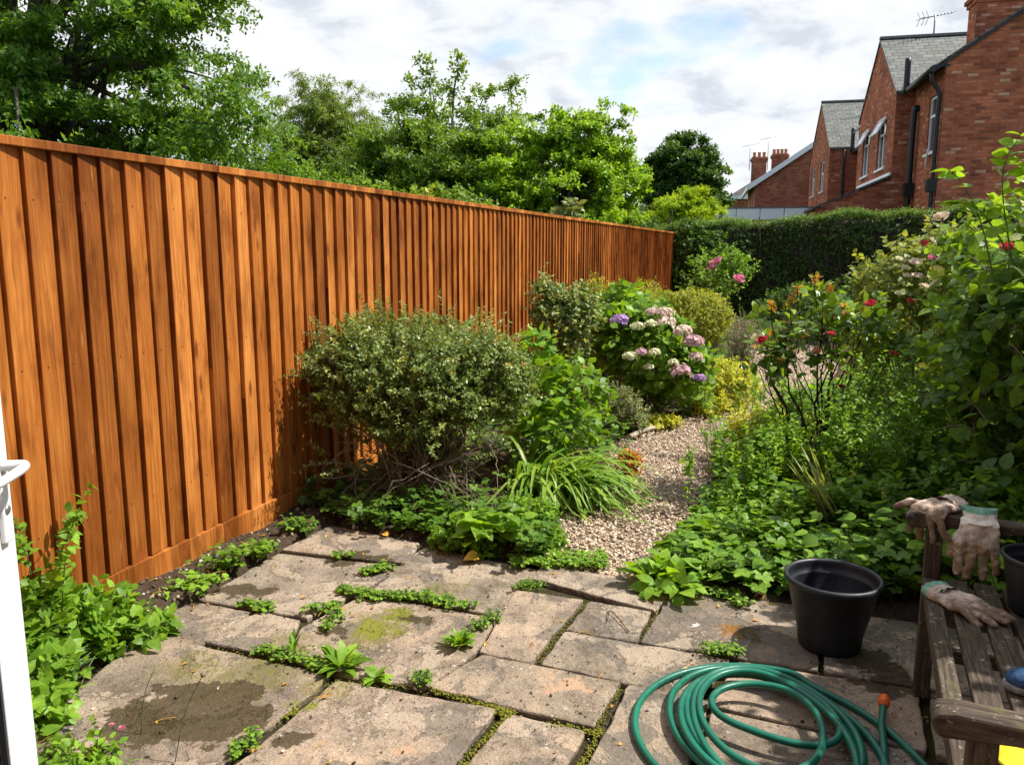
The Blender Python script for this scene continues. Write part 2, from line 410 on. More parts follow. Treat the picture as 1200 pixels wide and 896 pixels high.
def M_slab():
    t = NT('weathered_sandstone'); p = t.pos(); v = t.attr()
    n1 = t.noise(p, 5, 6, .65, .3); n2 = t.noise(p, 30, 6, .7); n3 = t.noise(p, 140, 4, .7)
    n4 = t.noise(t.vmath('ADD', p, (7, 3, 1)), 2.2, 5, .6, .5)
    base = t.ramp(v, [(0, (.20, .16, .125)), (.2, (.35, .27, .195)), (.4, (.25, .205, .15)), (.6, (.38, .285, .205)), (.8, (.32, .255, .19)), (1, (.26, .215, .17))])
    base = t.mix(1.0, base, t.ramp(n1, [(.30, (.48, .46, .44)), (.5, (1, 1, 1)), (.68, (1.4, 1.34, 1.26))]), 'MULTIPLY')
    base = t.mix(1.0, base, t.ramp(n3, [(.3, (.66, .66, .66)), (.7, (1.32, 1.32, 1.32))]), 'MULTIPLY')
    # delaminated layers: sharp edged fresh-stone patches
    fl = t.mapr(t.math('ADD', n4, t.math('MULTIPLY', n2, .25)), .645, .655)
    base = t.mix(t.math('MULTIPLY', fl, .7), base, (.44, .35, .26))
    fl2 = t.mapr(t.noise(t.vmath('ADD', p, (3, 9, 4)), 3.1, 6, .62, .8), .555, .567)
    base = t.mix(t.math('MULTIPLY', fl2, .6), base, (.14, .125, .105))
    # dark dirt in pits, pale lichen dots
    base = t.mix(t.mapr(n2, .57, .68, 0, .8), base, (.075, .065, .045))
    li = t.vor(p, 26); lm = t.math('MULTIPLY', t.mapr(li, .12, .2, .75, 0.0), t.mapr(t.noise(p, 3.3, 3), .5, .6))
    base = t.mix(lm, base, (.55, .52, .45))
    nc = t.n('TexNoise', {'Vector': p, 'Scale': 6.0, 'Detail': 6.0, 'Roughness': .65}).outputs['Color']
    nc2 = t.n('TexNoise', {'Vector': p, 'Scale': 38.0, 'Detail': 5.0, 'Roughness': .7}).outputs['Color']
    wp = t.vmath('ADD', p, t.vmath('MULTIPLY', t.vmath('SUBTRACT', nc, (.5, .5, .5)), (.42, .42, 0)))
    wp = t.vmath('ADD', wp, t.vmath('MULTIPLY', t.vmath('SUBTRACT', nc2, (.5, .5, .5)), (.07, .07, 0)))
    # frost pits and grains
    pit = t.vor(t.vmath('ADD', p, t.vmath('MULTIPLY', nc2, (.02, .02, 0))), 75)
    base = t.mix(t.math('MULTIPLY', t.mapr(pit, .12, .26, .75, 0.0), t.mapr(t.noise(p, 4.5, 4), .48, .6)), base, (.055, .048, .036))
    brk = t.mapr(t.noise(p, 55, 6, .78), .44, .53)
    rough = t.mapr(n2, .3, .7, .7, .95)
    def spot(c, b, r, col, amt, soft=.01, sc=(1, 1, 1)):
        d = t.vmath('LENGTH', t.vmath('MULTIPLY', t.vmath('SUBTRACT', wp, (c[0], c[1], 0)), (*sc[:2], 0)))
        m = t.mapr(d, r, r+soft, amt, 0.0); return t.mix(m, b, col), m
    moss = [gp(450, 728), gp(430, 745), gp(285, 800), gp(330, 765), gp(380, 800), gp(230, 775), gp(520, 690)]
    for c, r in zip(moss, (.13, .10, .16, .13, .08, .14, .08)):
        d = t.vmath('LENGTH', t.vmath('MULTIPLY', t.vmath('SUBTRACT', wp, (c[0], c[1], 0)), (1, 1, 0))); m = t.math('MULTIPLY', t.mapr(d, r*.7, r+.03, .8, 0.0), t.math('ADD', t.math('MULTIPLY', brk, .7), .2)); base = t.mix(m, base, (.19, .165, .035))
    for c, r in ((gp(470, 722), .05), (gp(440, 735), .045), (gp(355, 830), .03)):
        base, m = spot(c, base, r, (.20, .21, .02), .9, .03)
    wet = None
    for c, r, sc in ((gp(235, 830), .20, (.8, 1.2, 1)), (gp(170, 850), .15, (1, 1.2, 1)), (gp(385, 740), .05, (1, 1, 1)), (gp(490, 725), .06, (.7, 1.2, 1)), (gp(420, 655), .09, (.6, 1.2, 1)), (gp(330, 870), .05, (1, 1, 1)), (gp(292, 690), .075, (.55, 1.2, 1)), (gp(880, 738), .06, (1, 1, 1)), (gp(1015, 770), .12, (1, 1.6, 1)), (gp(1045, 800), .12, (1.3, 1, 1))):
        base, m = spot(c, base, r, (.075, .055, .028), .9, .012, sc)
        wet = m if wet is None else t.math('MAXIMUM', wet, m)
    base, m = spot(gp(868, 738), base, .035, (.30, .14, .03), .8, .05)
    for c, r in ((gp(470, 880), .055), (gp(665, 800), .05), (gp(650, 808), .03)):
        base, m = spot(c, base, r, (.50, .32, .20), .85, .008, (1, 1.6, 1))
    base, m = spot(gp(805, 731), base, .02, (.6, .58, .53), .9, .004)
    rough = t.mix(wet, rough, (.22, .22, .22))
    h = t.math('ADD', t.math('MULTIPLY', n2, .6), t.math('ADD', t.math('MULTIPLY', n1, .8), t.math('MULTIPLY', t.math('SUBTRACT', fl, fl2), .12)))
    h = t.math('ADD', h, t.math('MULTIPLY', n3, .2))
    return t.done(t.pbsdf(base, rough, t.bump(h, 1.0, .028), .2).outputs[0])
MT['slab'] = M_slab()

def M_soil(name='garden_soil', c=((.035, .025, .016), (.075, .052, .034), (.12, .09, .06)), sc=30, green=None):
    t = NT(name); p = t.pos(); n = t.noise(p, sc, 6, .7); n2 = t.noise(p, 3, 4)
    b = t.ramp(n, [(.3, c[0]), (.5, c[1]), (.75, c[2])])
    if green: b = t.mix(t.mapr(n2, .42, .58), b, green)
    return t.done(t.pbsdf(b, .95, t.bump(n, 1.0, .03), .1).outputs[0])
MT['soil'] = M_soil()
MT['joint'] = M_soil('joint_grit', ((.03, .024, .014), (.07, .055, .03), (.16, .13, .09)), 60, (.06, .06, .018))
MT['ground'] = M_soil('rough_grass', ((.03, .05, .012), (.05, .09, .02), (.08, .12, .03)), 6)
MT['pathbase'] = M_soil('gravel_bed', ((.2, .15, .1), (.34, .26, .19), (.48, .38, .29)), 60)
def M_pebble():
    t = NT('gravel_stone'); c = t.ramp(t.attr(), [(0, (.32, .23, .15)), (.15, (.44, .32, .215)), (.5, (.54, .405, .28)), (.8, (.63, .49, .355)), (.97, (.72, .62, .5)), (1, (.4, .32, .24))])
    n = t.noise(t.pos(), 120, 3); c = t.mix(1.0, c, t.ramp(n, [(.3, (.8, .8, .8)), (.7, (1.12, 1.12, 1.12))]), 'MULTIPLY')
    return t.done(t.pbsdf(c, .8, None, .3).outputs[0])
MT['pebble'] = M_pebble()
def M_moss(name, c1, c2):
    t = NT(name); n = t.noise(t.pos(), 90, 4); c = t.ramp(n, [(.3, c1), (.7, c2)])
    return t.done(t.pbsdf(c, .95, t.bump(n, .8, .01), .1).outputs[0])
MT['moss'] = M_moss('cushion_moss', (.09, .10, .012), (.22, .21, .03))

def M_brick(name, c1, c2, c3, odd=(.42, .22, .15)):
    t = NT(name); uv = t.n('TexCoord').outputs['UV']
    nd = t.n('TexBrick', {'Vector': uv, 'Color1': (0, 0, 0), 'Color2': (1, 1, 1), 'Mortar': (.5, .5, .5), 'Scale': 1.0, 'Mortar Size': .006, 'Mortar Smooth': .2, 'Bias': 0.0, 'Brick Width': .225, 'Row Height': .074})
    fac = nd.outputs['Color']; mort = nd.outputs['Fac']
    n = t.noise(uv, 1.1, 5, .6); n2 = t.noise(uv, 9, 5, .7)
    c = t.ramp(fac, [(0, c1), (.35, c2), (.8, c3), (.93, c3), (.96, odd)])
    c = t.mix(1.0, c, t.ramp(n, [(.3, (.6, .55, .52)), (.55, (1, 1, 1)), (.8, (1.3, 1.22, 1.15))]), 'MULTIPLY')
    c = t.mix(1.0, c, t.ramp(n2, [(.3, (.78, .78, .78)), (.7, (1.15, 1.15, 1.15))]), 'MULTIPLY')
    c = t.mix(mort, c, (.20, .14, .11))
    h = t.math('SUBTRACT', n2, t.math('MULTIPLY', mort, 1.5))
    return t.done(t.pbsdf(c, .9, t.bump(h, .6, .012), .15).outputs[0])
MT['brick'] = M_brick('red_brick', (.28, .074, .036), (.42, .115, .052), (.52, .16, .075), (.62, .32, .2))
MT['brick2'] = M_brick('orange_red_brick', (.30, .085, .045), (.42, .125, .062), (.50, .17, .09), (.42, .17, .1))
def M_slate(name, c1, c2, w=.3, h=.2):
    t = NT(name); uv = t.n('TexCoord').outputs['UV']
    nd = t.n('TexBrick', {'Vector': uv, 'Color1': (0, 0, 0), 'Color2': (1, 1, 1), 'Mortar': (.5, .5, .5), 'Scale': 1.0, 'Mortar Size': .012, 'Mortar Smooth': .1, 'Bias': 0.0, 'Brick Width': w, 'Row Height': h})
    fac = nd.outputs['Color']; mort = nd.outputs['Fac']; n = t.noise(uv, 4, 5, .7)
    c = t.ramp(fac, [(0, c1), (1, c2)])
    c = t.mix(1.0, c, t.ramp(n, [(.3, (.7, .72, .7)), (.7, (1.25, 1.25, 1.2))]), 'MULTIPLY')
    c = t.mix(mort, c, tuple(a*.35 for a in c1))
    return t.done(t.pbsdf(c, .6, t.bump(t.math('SUBTRACT', 0.0, mort), .8, .02), .4).outputs[0])
MT['slate'] = M_slate('grey_slate', (.085, .087, .08), (.155, .16, .145))
MT['tile'] = M_slate('dark_roof_tile', (.055, .045, .042), (.10, .085, .08), .3, .3)
MT['white'] = M_plain('white_upvc', (.8, .8, .8), .35, .5, 8, .03, .02)
MT['door'] = M_plain('white_door_upvc', (.68, .69, .70), .3, .5, 5, .02, .01)
MT['black'] = M_plain('black_pipe_plastic', (.012, .012, .013), .45, .4)
MT['lead'] = M_plain('ridge_tile_grey', (.16, .155, .15), .7, .3)
MT['glass'] = NT('window_glass')
MT['glass'] = MT['glass'].done(MT['glass'].pbsdf((.03, .04, .05), .06, None, .8).outputs[0])
MT['curtain'] = M_plain('net_curtain', (.78, .78, .76), .9, .1)
MT['metal'] = M_plain('dull_aluminium', (.35, .35, .36), .45, .5, Metallic=.8)
MT['terracotta'] = M_plain('chimney_pot_clay', (.45, .20, .10), .8, .2)
def M_pot():
    t = NT('black_pot_plastic'); p = t.obj(); n = t.noise(p, 14, 5, .65); n2 = t.noise(p, 300, 2)
    c = t.ramp(n, [(.45, (.007, .009, .014)), (.72, (.018, .02, .025)), (.88, (.05, .047, .04))])
    return t.done(t.pbsdf(c, t.mapr(n, .3, .7, .38, .62), t.bump(n2, .25, .0015), .5).outputs[0])
MT['pot'] = M_pot()
def M_bench():
    t = NT('weathered_bench_timber'); o = t.obj(); v = t.attr()
    uv = t.n('TexCoord').outputs['UV']
    q = t.vmath('ADD', uv, t.n('CombineXYZ', {0: t.math('MULTIPLY', v, 13.0), 1: t.math('MULTIPLY', v, 7.0)}).outputs[0])
    g = t.noise(t.scale(q, (7, 120, 1)), 1.0, 5, .65, .4); n = t.noise(o, 9, 5, .6); n2 = t.noise(o, 38, 5, .7)
    c = t.ramp(g, [(.3, (.022, .016, .011)), (.5, (.065, .046, .032)), (.7, (.15, .115, .085))])
    c = t.mix(t.mapr(n, .5, .68, 0, .7), c, (.05, .035, .022))
    c = t.mix(t.mapr(n2, .6, .66, 0, .75), c, (.36, .31, .24))
    c = t.mix(t.math('MULTIPLY', t.mapr(t.noise(t.vmath('ADD', o, (4, 4, 4)), 14, 4), .58, .68), .6), c, (.10, .10, .03))
    return t.done(t.pbsdf(c, .8, t.bump(t.math('ADD', g, n2), .5, .003), .25).outputs[0])
MT['bench'] = M_bench()
def M_hose():
    t = NT('green_hose_rubber'); p = t.pos(); n = t.noise(p, 40, 4); n2 = t.noise(p, 6, 3)
    c = t.ramp(n2, [(.3, (.003, .095, .06)), (.7, (.006, .15, .09))])
    c = t.mix(t.mapr(n, .6, .75, 0, .3), c, (.10, .16, .11))
    return t.done(t.pbsdf(c, t.mapr(n, .3, .7, .28, .5), t.bump(n, .15, .002), .4).outputs[0])
MT['hose'] = M_hose()
MT['orange'] = M_plain('orange_connector', (.75, .14, .02), .4, .4)
def M_glove(name, c1, c2, sc=28):
    t = NT(name); o = t.obj(); n = t.noise(o, sc, 5, .7); f = t.noise(o, 500, 2)
    n = t.math('SUBTRACT', n, t.math('MULTIPLY', t.attr(), .22))
    c = t.ramp(n, [(.3, c1), (.5, c2), (.64, tuple(min(1, a*1.35) for a in c2))])
    return t.done(t.pbsdf(c, .9, t.bump(t.math('ADD', n, f), .6, .003), .15).outputs[0])
MT['glove'] = M_glove('soiled_glove', (.22, .15, .10), (.58, .46, .37))
MT['glove2'] = M_glove('cream_glove', (.34, .23, .13), (.74, .67, .56))
MT['cuff'] = M_glove('green_knit_cuff', (.08, .24, .15), (.22, .42, .30), 60)
MT['shoe'] = M_glove('blue_canvas', (.02, .045, .10), (.05, .10, .20), 60)
MT['sole'] = M_glove('pale_rubber_sole', (.15, .14, .13), (.35, .34, .33), 30)
MT['yellow'] = M_plain('yellow_cloth', (.75, .62, .03), .8, .2, 60, .15, .3)
MT['gasket'] = M_plain('dark_gasket', (.03, .03, .032), .6, .3)
MT['deadleaf'] = M_leaf('fallen_leaf', [(0, (.12, .06, .02)), (.5, (.35, .2, .05)), (.8, (.5, .38, .06)), (1, (.22, .1, .03))], transl=.15)
MT['wood_pale'] = M_bark('bleached_wood', (.30, .24, .17), (.50, .42, .32), 25)
MT['wood_shed'] = M_bark('dull_fence_timber', (.08, .055, .035), (.14, .10, .065), 14)
MT['sashglass'] = (lambda t: t.done(t.pbsdf((.75, .77, .78), .12, None, 1.0, Metallic=1.0).outputs[0]))(NT('reflecting_sash_glass'))
# ---------------------------------------------------------------- setting: ground, soil, patio, path
rng = np.random.default_rng(11)
SUN = nrm(np.array([.57, .01, .82]))

a = Acc(); a.add([[-150, -60, -.12], [150, -60, -.12], [150, 260, -.12], [-150, 260, -.12]], np.array([[0, 1, 2, 3]]), smooth=False)
tag(a.build('ground', MT['ground']), kind='structure')

PL = [gp(650, 640), gp(640, 600), gp(700, 560), gp(740, 510), gp(790, 490), gp(880, 462), Vector((3.0, 10.0, 0)), Vector((3.7, 12.6, 0)), Vector((4.6, 15.5, 0))]
PR = [gp(745, 678), gp(800, 620), gp(832, 560), gp(872, 505), gp(905, 475), Vector((3.3, 8.9, 0)), Vector((4.2, 10.4, 0)), Vector((4.9, 12.6, 0)), Vector((5.6, 15.2, 0))]
PL[0] = Vector((.20, 3.75, 0)); PR[0] = Vector((.60, 3.6, 0))
NPTH = 60
pl = spline(PL, NPTH); pr = spline(PR, NPTH)
def in_path(x, y, m=0.0):
    yy = np.clip(y, 3.6, 15.3)
    xl = np.interp(yy, pl[:, 1], pl[:, 0]); xr = np.interp(yy, pr[:, 1], pr[:, 0])
    return (x > xl-m) & (x < xr+m) & (y > 3.5) & (y < 15.5)
PATIO = np.array([(-1.75, 2.0), (-1.52, 3.2), (-1.22, 4.0), (-1.02, 4.42), (-.45, 4.12), (.15, 3.8), (.76, 3.56), (1.36, 3.34), (2.0, 3.1), (2.6, 2.85), (2.6, -1.4), (-1.75, -1.4)])
def in_poly(x, y, poly):
    c = np.zeros(np.shape(x), bool); j = len(poly)-1
    for i in range(len(poly)):
        xi, yi = poly[i]; xj, yj = poly[j]
        c ^= ((yi > y) != (yj > y)) & (x < (xj-xi)*(y-yi)/(yj-yi+1e-12)+xi); j = i
    return c
def soil_z(x, y):
    z = .03+.018*np.sin(x*3.1+1)*np.sin(y*2.3)+.012*np.sin(x*9+y*7)+.008*np.sin(x*23-y*19)
    low = in_path(x, y, .02) | in_poly(x, y, PATIO)
    return np.where(low, -.05, z)
nx, ny = 260, 420
gx = np.linspace(-5, 9, nx); gy = np.linspace(-1.6, 19.5, ny)
X, Y = np.meshgrid(gx, gy); Z = soil_z(X, Y)
V = np.stack([X, Y, Z], -1).reshape(-1, 3)
i = np.arange(ny-1)[:, None]*nx+np.arange(nx-1)[None]
Q = np.stack([i, i+1, i+nx+1, i+nx], -1).reshape(-1, 4)
a = Acc(); a.add(V, Q, 0); tag(a.build('soil', MT['soil']), kind='structure')

# patio bed and slabs
a = Acc(); P3 = [[x, y, -.026] for x, y in PATIO]
a.add(P3, np.array([list(range(len(P3)))]), smooth=False)
tag(a.build('patio_joints', MT['joint']), kind='structure')
SL = [
 [(.10, 3.64), (.16, 3.79), (.76, 3.56), (.61, 3.30)],
 [(.02, 3.50), (.31, 3.40), (.07, 2.86), (-.12, 2.94)],
 [(.35, 3.39), (.59, 3.29), (.49, 3.03), (.23, 3.13)],
 [(.22, 3.10), (.82, 2.88), (.64, 2.61), (.12, 2.84)],
 [(.75, 3.53), (1.34, 3.32), (1.13, 2.81), (.52, 3.02)],
 [(-.11, 2.91), (.38, 2.71), (.26, 2.44), (-.29, 2.68)],
 [(.0, 2.50), (.23, 2.41), (.08, 2.05), (-.18, 2.15)],
 [(-.86, 3.15), (-.66, 3.46), (-.075, 3.215), (-.155, 2.93), (-.315, 2.69), (-.64, 2.78), (-.86, 2.90)],
 [(-.46, 4.06), (.12, 3.76), (-.055, 3.26), (-.64, 3.50)],
 [(-1.39, 3.42), (-1.20, 3.97), (-.53, 3.79), (-.87, 3.24)],
 [(-1.55, 3.13), (-1.40, 3.38), (-1.13, 3.28), (-1.28, 2.86), (-1.5, 2.92)],
 [(-1.22, 3.02), (-1.09, 3.28), (-.90, 3.20), (-.89, 2.90)],
 [(-1.55, 2.45), (-1.50, 2.88), (-1.25, 2.98), (-.67, 2.75), (-.90, 2.20), (-1.4, 2.05)],
 [(-.63, 2.72), (-.06, 2.53), (-.24, 2.12), (-.86, 2.17)],
 [(-1.19, 4.02), (-1.02, 4.38), (-.50, 4.11), (-.53, 3.83)],
 [(.42, 2.68), (.67, 2.57), (.48, 2.09), (.22, 2.19)],
 [(.86, 2.85), (1.43, 2.66), (1.28, 2.31), (.69, 2.56)],
 [(.68, 2.52), (1.24, 2.29), (1.08, 1.86), (.52, 2.07)],
 [(1.16, 2.79), (1.37, 3.30), (1.95, 3.08), (1.74, 2.57)],
 [(1.48, 2.64), (2.08, 2.42), (1.9, 1.99), (1.32, 2.29)],
 [(-.90, 2.13), (-.28, 2.09), (-.45, 1.6), (-1.0, 1.8)],
 [(-.2, 2.1), (.44, 2.04), (.25, 1.58), (-.38, 1.62)],
 [(.5, 2.01), (1.05, 1.80), (.86, 1.35), (.31, 1.56)],
 [(1.11, 1.80), (1.88, 1.92), (1.7, 1.2), (.93, 1.33)],
 [(-1.6, 1.95), (-1.05, 1.83), (-1.1, 1.3), (-1.6, 1.3)],
 [(-1.0, 1.72), (-.44, 1.54), (-.5, 1.1), (-1.05, 1.2)],
 [(-.4, 1.55), (.24, 1.5), (.2, 1.0), (-.44, 1.05)],
 [(.3, 1.48), (.85, 1.28), (.8, .8), (.27, .95)],
]
for r in range(4):
    for c in range(7):
        x0 = -1.7+c*.6+.1*(r % 2); y0 = .85-.55*r
        SL.append([(x0, y0), (x0+.57, y0-.0), (x0+.57, y0-.51), (x0, y0-.51)])
SL.append([(2.0, 3.06), (2.55, 2.85), (2.3, 2.3), (1.8, 2.52)])
def slab(acc, poly, r, val):
    """irregular sawn flag: wandering edge, rounded arris, slightly uneven height"""
    P = np.array(poly, float); c = P.mean(0); P = P+nrm(P-c)*.013
    dz = r.uniform(-.004, .005); tilt = r.normal(0, .004, 2)
    ed = []
    n = len(P)
    for k in range(n):
        a0, b0 = P[k], P[(k+1) % n]; L = np.linalg.norm(b0-a0); m = max(4, int(L/.035))
        d = (b0-a0)/L; nn = np.array([-d[1], d[0]]); 
        ph = r.uniform(0, 6.28, 3)
        for j in range(m):
            u = j/m; w = .002*math.sin(u*L*14+ph[0])+.0018*math.sin(u*L*37+ph[1])+r.normal(0, .0014)
            if j == 0: w = 0; 
            q = a0+d*L*u+nn*w
            if j == 0: q = q+(c-q)*.010
            ed.append(q)
    ed = np.array(ed); m = len(ed)
    def ring(ins, z):
        q = ed+nrm(c-ed)*ins
        return np.column_stack([q, z+dz+(q-c)@tilt+np.zeros(m)])
    rs = [ring(.004, -.03), ring(.0, -.008), ring(.0025, -.0025), ring(.008, .0)]
    V = np.vstack(rs+[np.array([[c[0], c[1], dz]])])
    j = np.arange(m); Q = []
    for k in range(3): Q.append(np.stack([k*m+(j+1) % m, k*m+j, (k+1)*m+j, (k+1)*m+(j+1) % m], -1))
    acc.add(V, [np.vstack(Q), np.stack([3*m+(j+1) % m, 3*m+j, np.full(m, 4*m)], -1)], val, 0, False)
a = Acc(); r = np.random.default_rng(5)
for p in SL: slab(a, p, r, r.uniform(0, 1))
o = a.build('patio', MT['slab']); tag(o, kind='structure')
bm = None

# path: bed and loose gravel
a = Acc(); n = NPTH
lv = np.column_stack([pl[:, :2]-np.array([.06, 0]), np.full(n, -.02)]); rv = np.column_stack([pr[:, :2]+np.array([.06, 0]), np.full(n, -.02)])
j = np.arange(n-1); a.add(np.vstack([lv, rv]), np.stack([j, n+j, n+j+1, j+1], -1))
tag(a.build('path', MT['pathbase']), kind='structure')
ph = (1+5**.5)/2
ico = nrm(np.array([[-1, ph, 0], [1, ph, 0], [-1, -ph, 0], [1, -ph, 0], [0, -1, ph], [0, 1, ph], [0, -1, -ph], [0, 1, -ph], [ph, 0, -1], [ph, 0, 1], [-ph, 0, -1], [-ph, 0, 1]]))
icf = np.array([[0, 11, 5], [0, 5, 1], [0, 1, 7], [0, 7, 10], [0, 10, 11], [1, 5, 9], [5, 11, 4], [11, 10, 2], [10, 7, 6], [7, 1, 8], [3, 9, 4], [3, 4, 2], [3, 2, 6], [3, 6, 8], [3, 8, 9], [4, 9, 5], [2, 4, 11], [6, 2, 10], [8, 6, 7], [9, 8, 1]])
def pebbles(acc, x, y, z, s, r):
    N = len(x); V = ico[None]*(1+r.normal(0, .14, (N, 12, 1)))*s[:, None, None]*np.stack([r.uniform(.8, 1.3, N), r.uniform(.7, 1.0, N), r.uniform(.45, .8, N)], -1)[:, None]
    th = r.uniform(0, 6.28, N); c, s_ = np.cos(th)[:, None], np.sin(th)[:, None]; tl = r.normal(0, .35, (N, 1))
    X2 = V[..., 0]*c-V[..., 1]*s_; Y2 = V[..., 0]*s_+V[..., 1]*c; Z2 = V[..., 2]+tl*V[..., 0]
    V = np.stack([X2+x[:, None], Y2+y[:, None], Z2+z[:, None]], -1)
    acc.add(V.reshape(-1, 3), (icf[None]+(np.arange(N)*12)[:, None, None]).reshape(-1, 3), np.repeat(r.random(N), 20), 0, False)
a = Acc(); r = np.random.default_rng(3)
N0 = 95000; yy = 3.5+(15.0-3.5)*r.random(N0)**1.7; xx = r.uniform(.1, 5.6, N0)
keep = in_path(xx, yy, .05) & ~in_poly(xx, yy, PATIO); xx, yy = xx[keep], yy[keep]
s = r.uniform(.006, .0115, len(xx))*(1+.03*np.clip(yy-6, 0, 9)*3)
edge = in_path(xx, yy, -.06)
pebbles(a, xx, yy, -.012+r.uniform(0, .016, len(xx))+.01*np.sin(xx*7)*np.sin(yy*5), s, r)
k = 420; xs = r.uniform(-.4, 1.2, k); ys = 3.6+r.random(k)*.6; kk = ~in_poly(xs, ys, PATIO); pebbles(a, xs[kk], ys[kk], soil_z(xs[kk], ys[kk])+.004, r.uniform(.006, .012, kk.sum()), r)
tag(a.build('gravel', MT['pebble']), 'loose fawn gravel spread along the curving garden path', kind='stuff')

# small grit and crumbs lying on slabs and soil
a = Acc(); k = 900; xs = r.uniform(-1.6, 2.0, k); ys = r.uniform(2.15, 3.9, k)
pebbles(a, xs, ys, np.where(in_poly(xs, ys, PATIO), .003, .035), r.uniform(.0015, .0045, k)*r.choice([1, 1, 1.6], k), r)
k = 1600; xs = r.uniform(-1.9, -.9, k); ys = r.uniform(2.8, 4.8, k); kk = ~in_poly(xs, ys, PATIO)
pebbles(a, xs[kk], ys[kk], soil_z(xs[kk], ys[kk])+.003, r.uniform(.004, .013, kk.sum()), r)
MT['crumb'] = (lambda t: t.done(t.pbsdf(t.ramp(t.attr(), [(0, (.03, .022, .015)), (.6, (.10, .07, .045)), (.85, (.3, .24, .17)), (1, (.5, .45, .38))]), .9).outputs[0]))(NT('grit_crumbs'))
tag(a.build('grit', MT['crumb']), 'soil crumbs and grit scattered on the paving', kind='stuff')

# ---------------------------------------------------------------- closeboard fence
fr = thing('closeboard_fence', 'tall orange-brown stained closeboard timber fence running the length of the garden', 'fence', (FO[0], FO[1], 0), math.atan2(FD[1], FD[0]))
# local: x along, y = -normal (garden side is -y), z up
S0, S1 = -3.6, 16.35; PITCH = .12
r = np.random.default_rng(21)
k0 = int(math.floor(S0/PITCH)); k1 = int(math.ceil(S1/PITCH)); seg = 20
Z0 = np.array([0, 0, 0])
bounds = list(range(k0, k1, seg))
for b in bounds:
    a = Acc()
    for k in range(b, min(b+seg, k1)):
        x0 = k*PITCH; jig = r.normal(0, .0015); yb = -.022+r.normal(0, .0015)
        w = PITCH+.004; zt = 1.918; zb = .145+r.normal(0, .002)
        lean = r.normal(0, .0025)
        # wedge board: thick edge at x0 (towards the house), thin edge tucked behind the next board
        nz = 7; zz = np.linspace(zb, zt, nz); bow = r.normal(0, .0012)*np.sin(np.linspace(0, math.pi, nz)); 
        xl = x0+jig+lean*(zz-1)+r.normal(0, .0004, nz); xr = x0+w+jig+lean*(zz-1)
        y_f_l = yb-.009+bow; y_f_r = yb+.013+bow*.3
        rows = [np.column_stack([xl+.0015, y_f_l, zz]), np.column_stack([xr, y_f_r*np.ones(nz), zz]), np.column_stack([xr, np.full(nz, .0), zz]), np.column_stack([xl, np.full(nz, .0), zz]), np.column_stack([xl, y_f_l+.0018, zz])]
        V = np.stack(rows, 1).reshape(-1, 3); m = 5; Q = []
        for q in range(nz-1):
            for c in range(m): Q.append([q*m+c, q*m+(c+1) % m, (q+1)*m+(c+1) % m, (q+1)*m+c])
        a.add(V, np.array(Q), r.random(), 0, False)
        a.add(V[-5:], np.array([[0, 1, 2, 3, 4]]), 0, 0, False); a.add(V[:5], np.array([[4, 3, 2, 1, 0]]), 0, 0, False)
    a.build('board_panel', MT['fence'], fr, loc=(0, 0, 0))
    xa, xb = b*PITCH+.002, min(b+seg, k1)*PITCH-.002
    a = Acc(); box(a, ((xa+xb)/2, -.020, .068), (xb-xa, .036, .150)); a.build('gravel_board', MT['fence'], fr, loc=(0, 0, 0), bevel=.002)
    a = Acc(); box(a, ((xa+xb)/2+0, -.008, 1.927+r.normal(0, .0008)), (xb-xa, .066, .034)); a.build('capping_rail', MT['fence'], fr, loc=(0, 0, 0), bevel=.003)
    a = Acc(); box(a, (xb+.0, .051, .93), (.09, .09, 1.96)); a.build('post', MT['fence'], fr, loc=(0, 0, 0))
a = Acc(); box(a, (S1+.02, .0, .97), (.09, .10, 1.98)); a.build('post', MT['fence'], fr, loc=(0, 0, 0))
for z in (.42, 1.08, 1.72):
    a = Acc(); box(a, ((S0+S1)/2, .03, z), (S1-S0, .055, .07)); a.build('cross_rail', MT['fence'], fr, loc=(0, 0, 0))

# boundary on the other side (behind the tall shrubs)
rf = thing('boundary_fence', 'dull brown boarded fence hidden behind the tall shrubs on the far right', 'fence', (3.55, 1.2, 0), math.atan2(FD[1], FD[0]))
a = Acc()
for k in range(0, 100): box(a, (k*.15+.07, -.0+(.008 if k % 2 else 0), .84), (.146, .018, 1.64))
a.build('board_panel', MT['wood_shed'], rf, loc=(0, 0, 0))
for k in range(0, 7):
    a = Acc(); box(a, (k*2.5, -.06, .86), (.09, .09, 1.76)); a.build('post', MT['wood_shed'], rf, loc=(0, 0, 0))

